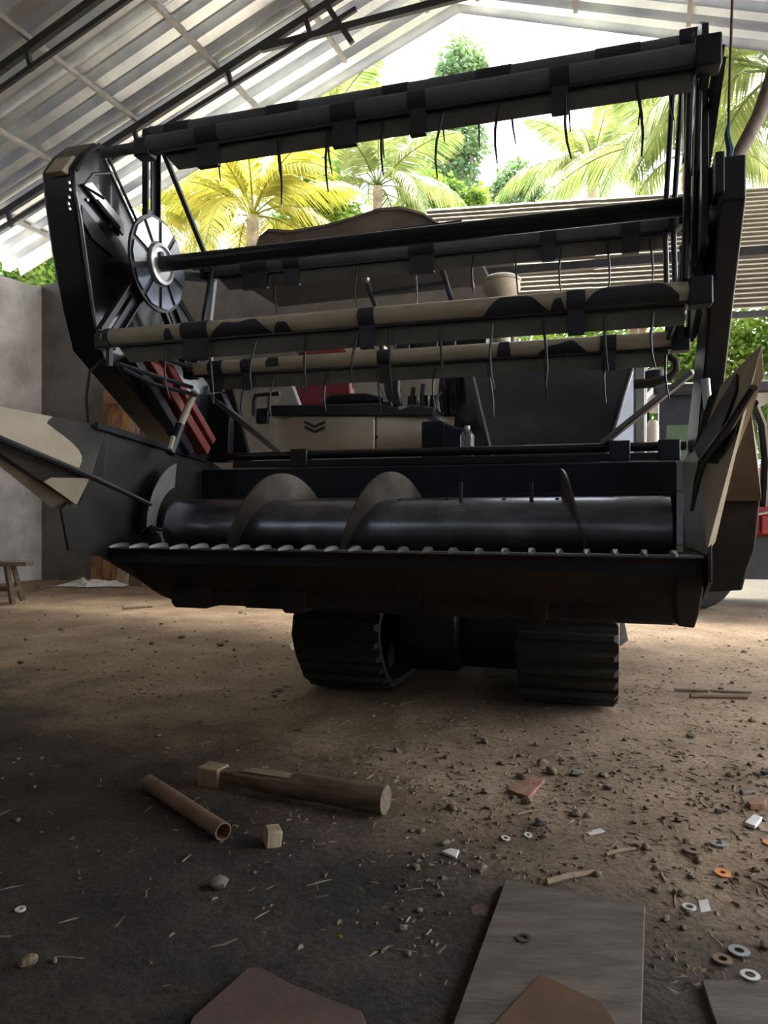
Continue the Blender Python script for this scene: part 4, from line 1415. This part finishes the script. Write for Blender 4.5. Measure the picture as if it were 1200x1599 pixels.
MB().tube([(0, 0, 0), (0.003, -0.006, 0.05), (-0.004, 0.0, 0.10), (0.003, 0.0, 0.14)], [0.006, 0.011, 0.008, 0.004], 7).build('knot', M['blue_cord'], ro, ).__setitem__('label', 'blue tied cord end')

# old door and planks leaning on the back wall
def leaner(name, px0, px1, pyt, ys, m, label, cat, lean=0.25, th=0.04, group=None):
    a, c = sY(px0, pyt, ys), sY(px1, pyt, ys)
    base = s_w(((a.x + c.x) / 2, ys - lean, 0))
    h = a.z
    wd = c.x - a.x
    t = empty(name, base, -SH)
    tag(t, label, cat, group)
    return t, wd, h, lean, th


def lean_board(t, x0, x1, h, lean, th, m, nm, z0=0.0):
    MB().plate([(x0, lean * z0 / h, z0), (x1, lean * z0 / h, z0), (x1, lean, h), (x0, lean, h)], (0, th, 0.0)).build(nm, m, t)


t, wd, h, ln, th = leaner('wooden_door', 162, 208, 598, 8.1, None, 'brown weathered wooden door leaning on the back wall', 'door')
for i in range(3):
    lean_board(t, -wd / 2 + wd * i / 3 + 0.004, -wd / 2 + wd * (i + 1) / 3 - 0.004, h, ln, th, M['wood_door'], 'plank')
for zz in (0.5, 1.5, 2.4):
    MB().box((-wd / 2 + 0.02, ln * zz / h - 0.03, zz), (wd / 2 - 0.02, ln * zz / h + 0.002, zz + 0.1)).build('batten', M['wood_door'], t)
t, wd, h, ln, th = leaner('timber_plank', 205, 222, 598, 8.12, None, 'pale narrow plank leaning on the wall beside the brown door', 'plank', 0.3)
lean_board(t, -wd / 2, wd / 2, h, ln, th, M['wood_pale'], 'board')
t, wd, h, ln, th = leaner('timber_plank', 225, 244, 612, 8.12, None, 'knotty brown plank leaning rightmost beside the pale plank', 'plank', 0.28)
lean_board(t, -wd / 2, wd / 2, h, ln, th, M['wood'], 'board')

# low wooden bench at the left edge
bb = G(2, 941)
t = empty('wooden_bench', bb + Vector((-0.25, 0, 0)), R(8))
tag(t, 'low wooden bench with splayed legs at the left edge', 'bench')
hb = 0.43
MB().box((-0.45, -0.13, hb - 0.045), (0.52, 0.13, hb)).build('bench_top', M['wood_grey'], t, bevel=0.005)
for sx in (-1, 1):
    for sy in (-1, 1):
        MB().bar((sx * 0.32, sy * 0.09, hb - 0.04), (sx * 0.40, sy * 0.15, 0.0), 0.045, 0.045).build('leg', M['wood'], t)
    MB().bar((sx * 0.375, -0.13, 0.14), (sx * 0.375, 0.13, 0.14), 0.03, 0.05).build('stretcher', M['wood'], t)
MB().bar((-0.37, 0, 0.14), (0.37, 0, 0.14), 0.03, 0.05).build('stretcher', M['wood'], t)

# second, red machine parked outside on the right
v0 = Vector((3.95, 6.9, 0))
t = empty('parked_machine', v0, R(-12))
tag(t, 'red machine with dark windowed cab parked behind the right divider', 'vehicle')
MB().plate([(-0.55, 0, 0.72), (1.6, 0, 0.72), (1.6, 0, 1.62), (0.2, 0, 1.62), (-0.05, 0, 1.45), (-0.55, 0, 1.0)], (0, 1.4, 0)).build('body', M['red_body'], t, bevel=0.04)
MB().box((-1.30, 0.05, 0.62), (-0.50, 1.4, 1.16)).build('rear_deck', M['black'], t, bevel=0.03)
for x in (-1.28, -0.62):
    MB().bar((x, 0.1, 1.1), (x + 0.02, 0.1, 2.12), 0.07, 0.07).build('cab_pillar', M['black'], t)
    MB().bar((x, 1.3, 1.1), (x + 0.02, 1.3, 2.12), 0.07, 0.07).build('cab_pillar', M['black'], t)
MB().tube([(0.15, 0.05, 1.6), (0.10, 0.05, 1.9), (-0.05, 0.05, 2.1), (-0.3, 0.05, 2.18)], 0.035, 8).build('cab_pillar', M['black'], t)
MB().box((-1.36, 0.0, 2.08), (-0.1, 1.4, 2.20)).build('cab_roof', M['black'], t, bevel=0.03)
MB().box((-1.25, 0.11, 1.16), (-0.62, 0.13, 1.45)).build('cab_panel', M['black'], t)
MB().box((-1.25, 0.10, 1.45), (-0.62, 0.115, 1.80)).build('window_pane', M['glass'], t)
MB().box((-1.25, 0.11, 1.80), (-0.62, 0.13, 2.10)).build('cab_panel', M['black'], t)
MB().plate([(-0.4, -0.03, 0.74), (0.9, -0.03, 0.74), (0.9, -0.03, 0.98), (-0.4, -0.03, 0.92)], (0, 0.04, 0)).build('bumper', M['red_body'], t, bevel=0.01)
MB().tube([(-0.45, -0.06, 0.93), (-0.1, -0.10, 1.0), (0.5, -0.08, 1.05)], 0.018, 8).build('bar', M['steel'], t)
for x in (-0.95, 1.15):
    for y in (0.2, 1.2):
        MB().lathe([(0.1, -0.12), (0.33, -0.12), (0.36, -0.07), (0.36, 0.07), (0.33, 0.12), (0.1, 0.12)], (x, y, 0.36), 'Y', 24).build('wheel', M['rubber'], t)
MB().box((-1.1, 0.15, 0.30), (1.4, 1.25, 0.72)).build('underbody', M['black'], t)

# ================================================================== THINGS ON THE GROUND
def on_floor(x, y):
    return fh(x, y)


# round post
a, c = G(318, 1222), G(603, 1272)
L = (c - a).length
ang_ = math.atan2(c.y - a.y, c.x - a.x)
t = empty('timber_post', Vector((a.x, a.y, on_floor(a.x, a.y))), ang_)
tag(t, 'weathered round timber post with a squared end lying on the dirt', 'post')
vs, fs = [], []
NR, NC = 14, 16
for i in range(NR + 1):
    q = i / NR
    x = 0.14 + (L - 0.14) * q
    r = 0.030 + 0.014 * min(1, q * 3) + 0.003 * math.sin(q * 9)
    for k in range(NC):
        tt = TWO * k / NC
        rr = r * (1 + 0.07 * noise.noise(Vector((x * 6, math.cos(tt) * 2, math.sin(tt) * 2))))
        cy, cz = rr * math.cos(tt), rr * math.sin(tt)
        if q < 0.42 and cz > r * 0.55:
            cz = r * 0.55 + 0.004 * noise.noise(Vector((x * 20, tt * 3, 0)))     # split flat on the top
        vs.append((x, cy, 0.046 + cz))
for i in range(NR):
    for k in range(NC):
        k2 = (k + 1) % NC
        fs.append((i * NC + k, i * NC + k2, (i + 1) * NC + k2, (i + 1) * NC + k))
fs += [tuple(range(NC - 1, -1, -1)), tuple(NR * NC + k for k in range(NC))]
MB().add(vs, fs).build('round_shaft', M['wood'], t)
MB().plate([(0.17, -0.019, 0.068), (0.25, -0.024, 0.071), (0.36, -0.026, 0.073), (0.40, 0.012, 0.074), (0.30, 0.025, 0.072), (0.19, 0.020, 0.069)], (0, 0, 0.004)).build('split_face', M['wood_pale'], t)['label'] = 'pale split face'
MB().box((0.0, -0.036, 0.0), (0.085, 0.036, 0.068)).build('square_end', M['wood_pale'], t, bevel=0.006)
MB().box((0.08, -0.022, 0.004), (0.16, 0.026, 0.062)).build('neck', M['wood'], t, bevel=0.006)

# rusty pipe
a, c = G(232, 1232), G(349, 1311)
L = (c - a).length
rp = 0.026
o = MB()
n = 24
vs, fs = [], []
for (x, r) in ((0, rp), (L, rp), (L, rp - 0.004), (0, rp - 0.004)):
    for k in range(n):
        tt = TWO * k / n
        vs.append((x, r * math.cos(tt), rp + r * math.sin(tt)))
for i in range(4):
    j = (i + 1) % 4
    for k in range(n):
        k2 = (k + 1) % n
        fs.append((i * n + k, i * n + k2, j * n + k2, j * n + k))
o.add(vs, fs)
o = o.build('rusty_pipe', M['rust_pipe'], loc=(a.x, a.y, max(on_floor(a.x, a.y), on_floor(c.x, c.y))))
o.rotation_euler = (0, 0, math.atan2(c.y - a.y, c.x - a.x))
tag(o, 'rusty hollow steel pipe lying on dark dirt, left of the post', 'pipe')

# little wood block
p = G(424, 1318)
o = MB().plate([(-0.022, -0.028, 0), (0.024, -0.025, 0), (0.022, 0.028, 0), (-0.02, 0.026, 0)], (0.002, 0.006, 0.045)).build('wood_block', M['wood_pale'], loc=(p.x, p.y, on_floor(p.x, p.y)), bevel=0.004)
o.rotation_euler = (0.05, 0.08, 0.35)
tag(o, 'small pale wood block on the dirt below the round post', 'block')


def flat_board(name, pts, th, m, label, cat, z=None, bevel=0.002, parts=None):
    c = sum((Vector(p) for p in pts), Vector()) / len(pts)
    zz = max(on_floor(p[0], p[1]) for p in pts) if z is None else z
    o = MB().plate([(p[0] - c.x, p[1] - c.y, 0) for p in pts], (0, 0, th)).build(name, m, loc=(c.x, c.y, zz), bevel=bevel)
    tag(o, label, cat)
    return o, zz + th


A, B = G(790, 1384), G(1008, 1424)
dv = (G(1003, 1599) - B).normalized()
dv2 = (G(713, 1599) - A).normalized()
bo, zt_ = flat_board('plywood_board', [A, B, B + dv * 0.85, A + dv2 * 0.95], 0.016, M['wood_grey'], 'large grey worn plywood board flat at bottom right of centre', 'board')
p1 = [G(845, 1540), G(944, 1586), G(1010, 1700), G(800, 1800), G(770, 1620)]
flat_board('cardboard_sheet', p1, 0.006, M['cardboard'], 'orange brown cardboard sheet lying on the grey plywood board', 'cardboard', z=zt_ + 0.0005)
p = G(818, 1466, zt_)
o = MB().ring(0.009, 0.017, 0.003).build('iron_washer', M['camo_dark'], loc=(p.x, p.y, zt_))
tag(o, 'dark iron washer lying on the grey plywood board', 'washer')
flat_board('brown_board', [G(388, 1520), G(408, 1520), G(450, 1544), G(566, 1590), G(610, 1720), G(260, 1720), G(300, 1599)], 0.014, M['board_brown'], 'dark brown board flat at the bottom left of centre', 'board')
flat_board('small_board', [G(1096, 1536), G(1215, 1536), G(1300, 1700), G(1150, 1700)], 0.015, M['wood_grey'], 'small grey board at the bottom right corner', 'board')


def washer(px, py, ri, ro, m, label, h=0.004, cat='washer', tilt=0.0, nm='washer'):
    p = G(px, py)
    o = MB().ring(ri, ro, h).build(nm, m, loc=(p.x, p.y, on_floor(p.x, p.y) + 0.002))
    o.rotation_euler = (tilt, tilt * 0.5, 0)
    tag(o, label, cat)


washer(32, 1416, 0.006, 0.0125, M['paper'], 'pale washer alone on dark dirt at the lower left')
washer(790, 1311, 0.007, 0.013, M['paper'], 'pale washer left of the broken ring, below the red shard', tilt=0.1)
washer(825, 1305, 0.006, 0.012, M['paper'], 'small pale ring just right of the pale washer', tilt=0.2)
washer(1083, 1332, 0.009, 0.026, M['rust_pipe'], 'rust brown metal disc with a hole, on the right', 0.008, 'disc', nm='rusty_disc')
washer(1123, 1321, 0.008, 0.022, M['grey_steel'], 'grey steel washer just right of the rusty disc')
washer(1129, 1362, 0.007, 0.021, M['orange_disc'], 'orange disc lying below the grey washer', 0.004, 'disc', 0.1, 'orange_disc')
washer(1077, 1418, 0.010, 0.016, M['paper'], 'pale washer left of the paper scrap, right of the plywood')
washer(1155, 1485, 0.010, 0.022, M['grey_steel'], 'grey washer above the small corner board')
washer(1129, 1497, 0.009, 0.020, M['rust_pipe'], 'rusty washer touching ground left of the grey one')
washer(1205, 1318, 0.006, 0.022, M['orange_disc'], 'orange disc half out of frame at the right edge', 0.004, 'disc', 0, 'orange_disc')
p = G(1180, 1530, 0.015)
o = MB().ring(0.010, 0.019, 0.004).build('washer', M['steel'], loc=(p.x, p.y + 0.02, max(on_floor(*q[:2]) for q in [G(1096, 1536), G(1215, 1536), G(1300, 1700), G(1150, 1700)]) + 0.0155))
tag(o, 'bright steel washer on the small corner board', 'washer')


def shard(name, pts, th, m, label, cat):
    P = [G(*p) for p in pts]
    c = sum(P, Vector()) / len(P)
    vs = [(q.x - c.x, q.y - c.y, 0) for q in P]
    o = MB().plate(vs, (0, 0, th)).build(name, m, loc=(c.x, c.y, max(on_floor(q.x, q.y) for q in P) - 0.002), bevel=min(0.003, th * 0.3))
    tag(o, label, cat)
    return o


shard('brick_shard', [(792, 1238), (830, 1217), (852, 1222), (826, 1250)], 0.012, M['brick_red'], 'flat reddish brick shard below the right track', 'brick')
shard('brick_shard', [(1166, 1263), (1182, 1255), (1198, 1258), (1196, 1266), (1172, 1268)], 0.02, M['brick_red'], 'small brick lump near the right edge', 'brick')
shard('paper_scrap', [(1091, 1405), (1106, 1403), (1111, 1421), (1095, 1424)], 0.002, M['paper'], 'grey paper scrap on dirt right of the plywood', 'paper')
shard('white_scrap', [(690, 1333), (704, 1328), (718, 1331), (713, 1343)], 0.008, M['paper'], 'crumpled white scrap on dark dirt near the middle', 'scrap')
shard('plastic_scrap', [(1162, 1290), (1178, 1277), (1192, 1282), (1180, 1297)], 0.012, M['white_plastic'], 'white plastic scrap near the right edge', 'scrap')
shard('white_scrap', [(452, 1005), (462, 1002), (470, 1012), (456, 1014)], 0.006, M['paper'], 'white scrap beside the left track', 'scrap')
shard('paper_scrap', [(735, 1418), (752, 1412), (766, 1418), (760, 1432), (738, 1430)], 0.003, M['board_brown'], 'brown torn paper left of the plywood corner', 'paper')
shard('grey_scrap', [(914, 1300), (938, 1293), (946, 1299), (922, 1304)], 0.003, M['paper'], 'thin grey plastic scrap in the rubble', 'scrap')
shard('red_scrap', [(1156, 1240), (1176, 1236), (1182, 1243), (1160, 1247)], 0.01, M['stone'], 'flat grey stone chip at the right', 'stone')
shard('straw_scrap', [(528, 1458), (533, 1456), (537, 1461), (531, 1463)], 0.003, M['palm_y'], 'tiny yellow green leaf on the dark dirt', 'leaf')


def stick(px0, py0, px1, py1, r, m, label, cat='stick', nm='wooden_stick'):
    a, c = G(px0, py0), G(px1, py1)
    mid = a.lerp(c, 0.5) + Vector((0, 0.006, 0))
    z = max(on_floor(a.x, a.y), on_floor(c.x, c.y), on_floor(mid.x, mid.y)) + r * 0.7
    o = MB().tube([Vector((0, 0, 0)), mid - a, c - a], [r, r, r * 0.7], 7).build(nm, m, loc=(a.x, a.y, z))
    tag(o, label, cat)


stick(1054, 1079, 1174, 1083, 0.009, M['wood'], 'upper of two long brown sticks right of the tracks')
stick(1078, 1089, 1168, 1091, 0.012, M['wood'], 'lower of two long brown sticks right of the tracks')
stick(854, 1384, 928, 1368, 0.008, M['wood_pale'], 'pale flat stick just above the plywood board')
stick(947, 1337, 993, 1328, 0.006, M['wood_pale'], 'pale stick in the rubble right of centre')
stick(192, 951, 238, 948, 0.022, M['wood_pale'], 'pale wood offcut near the left wall')
stick(1055, 1398, 1056, 1418, 0.002, M['straw'], 'thin upright wire bit beside the pale washer', 'wire', 'wire_bit')
stick(1033, 1366, 1040, 1380, 0.003, M['straw'], 'short pale straw right of the flat stick')
stick(440, 1597, 468, 1565, 0.003, M['straw'], 'thin pale straw lying across the brown board')
stick(598, 1482, 616, 1476, 0.002, M['straw'], 'short pale straw on dark dirt at bottom centre')
stick(808, 1275, 846, 1268, 0.004, M['wood_pale'], 'short pale stick under the brick shard')
stick(60, 920, 118, 909, 0.02, M['wood'], 'dark stick at the foot of the left wall')

# crumpled plastic sheet at the wall foot
p = G(142, 916)
b = MB()
vs, fs = [], []
for j in range(7):
    for i in range(11):
        x, y = -0.45 + 0.09 * i, -0.12 + 0.045 * j
        e = 1 - max(abs(i - 5) / 5, abs(j - 3) / 3)
        vs.append((x, y + 0.05 * math.sin(i), 0.01 + 0.14 * e * (0.6 + noise.noise(Vector((i * 0.9, j * 0.9, 2)))) ))
for j in range(6):
    for i in range(10):
        fs.append((j * 11 + i, j * 11 + i + 1, (j + 1) * 11 + i + 1, (j + 1) * 11 + i))
o = b.add(vs, fs).build('plastic_sheet', M['paper'], loc=(p.x, p.y, 0.0))
tag(o, 'crumpled pale plastic sheet on the floor by the left corner', 'plastic')

# pebbles and rubble lumps, each its own object
pm = []
for v in range(7):
    rnd = random.Random(100 + v)
    b = MB()
    vs, fs = [], []
    rows, colsn = 5, 8
    vs.append((0, 0, -0.55))
    for i in range(1, rows):
        ph = -math.pi / 2 + math.pi * i / rows
        for k in range(colsn):
            tt = TWO * k / colsn
            r = 1 + rnd.uniform(-0.22, 0.22)
            vs.append((r * math.cos(ph) * math.cos(tt), r * 0.8 * math.cos(ph) * math.sin(tt), r * 0.55 * math.sin(ph)))
    vs.append((0, 0, 0.55))
    for k in range(colsn):
        k2 = (k + 1) % colsn
        fs.append((0, 1 + k2, 1 + k))
        for i in range(rows - 2):
            a0 = 1 + i * colsn
            fs.append((a0 + k, a0 + k2, a0 + colsn + k2, a0 + colsn + k))
        fs.append((1 + (rows - 2) * colsn + k, 1 + (rows - 2) * colsn + k2, len(vs) - 1))
    pm.append(MB().add(vs, fs).mesh('pebble', M['stone'] if v % 2 else M['clod'], 50))
rnd = random.Random(55)
cnt = 0
while cnt < 210:
    px, py = rnd.uniform(-20, 1220), rnd.uniform(925, 1520)
    if rnd.random() < 0.15:
        px = rnd.uniform(640, 1200)
        py = rnd.uniform(1120, 1400)
    if 440 < px < 1000 and py < 1125:
        continue
    if px < 620 and py > 1330 and rnd.random() < 0.6:
        continue
    if 700 < px < 1015 and py > 1375 or (290 < px < 620 and py > 1500) or (200 < px < 640 and 1180 < py < 1340):
        continue
    if px > 1080 and py > 1500:
        continue
    p = G(px, py)
    if p.y + 0.85 * p.x < 2.1 and rnd.random() < 0.5:
        continue
    s = min(0.032, abs(rnd.gauss(0, 0.008)) + 0.005) * (1 + 0.12 * (p.y - 1.5))
    o = bpy.data.objects.new('pebble', pm[cnt % 7])
    COL.objects.link(o)
    o.location = (p.x, p.y, on_floor(p.x, p.y) + s * 0.33)
    o.scale = (s, s * rnd.uniform(0.6, 1), s * rnd.uniform(0.6, 1.1))
    o.rotation_euler = (0, 0, rnd.uniform(0, 6.28))
    tag(o, 'small rough pebble or dirt lump lying on the shed floor', 'pebble', 'pebbles scattered over the dirt floor')
    cnt += 1

# finer litter nobody could count: chips, straw bits and crumbs
b = MB()
rnd = random.Random(77)
n = 0
while n < 4300:
    px, py = rnd.uniform(-60, 1260), 905 + 640 * rnd.random() ** 0.8
    p = G(px, py)
    if SS * p.x + SC * p.y > 7.9:
        continue
    dens = 0.35 + 0.65 * (noise.noise(Vector((p.x * 1.7, p.y * 1.7, 9))) > 0.0)
    lit = min(1.0, max(0.06, ((p.y + 0.85 * p.x) - 1.2) / 1.6)) ** 1.6
    if rnd.random() > dens * lit:
        continue
    if 700 < px < 1015 and py > 1380 or (300 < px < 570 and py > 1515):
        continue
    z = on_floor(p.x, p.y)
    s = rnd.uniform(0.003, 0.009) * (1 + 0.12 * p.y)
    a = rnd.uniform(0, 6.28)
    d = Vector((math.cos(a), math.sin(a), 0))
    e = Vector((-d.y, d.x, 0))
    el = rnd.choice((1, 1, 1.3, 2.6))
    h = s * rnd.uniform(0.3, 0.9) / el
    c = Vector((p.x, p.y, z - 0.001))
    b.add([c - d * s * el - e * s * 0.5, c + d * s * el - e * s * 0.45, c + d * s * el * 0.9 + e * s * 0.5, c - d * s * el * 0.8 + e * s * 0.55,
           c + Vector((0, 0, h)) - d * s * el * 0.5, c + Vector((0, 0, h * 0.8)) + d * s * el * 0.5],
          [(0, 1, 5, 4), (1, 2, 5), (2, 3, 4, 5), (3, 0, 4)])
    n += 1
o = b.build('ground_litter', M['clod'], sharp=20)
tag(o, 'fine crumbs and chips of dirt strewn over the floor', 'litter', kind='stuff')
b = MB()
n = 0
while n < 900:
    px, py = rnd.uniform(-60, 1260), 905 + 620 * rnd.random()
    p = G(px, py)
    if SS * p.x + SC * p.y > 7.9:
        n += 1
        continue
    if (p.y + 0.85 * p.x) < 2.6 and rnd.random() < 0.93:
        continue
    if 700 < px < 1015 and py > 1380 or (300 < px < 570 and py > 1515):
        continue
    z = on_floor(p.x, p.y) + 0.001
    a = rnd.uniform(0, 6.28)
    l = rnd.uniform(0.008, 0.03) * (1 + 0.08 * p.y)
    d = Vector((math.cos(a), math.sin(a), rnd.uniform(-0.05, 0.2))) * l
    e = Vector((-math.sin(a), math.cos(a), 0)) * rnd.uniform(0.0012, 0.003)
    c = Vector((p.x, p.y, z))
    b.add([c - d - e, c + d - e, c + d + e, c - d + e, c + Vector((0, 0, 0.003))], [(0, 1, 4), (1, 2, 4), (2, 3, 4), (3, 0, 4)])
    n += 1
o = b.build('straw_litter', M['straw'], sharp=20)
tag(o, 'bits of pale straw strewn over the floor', 'litter', kind='stuff')
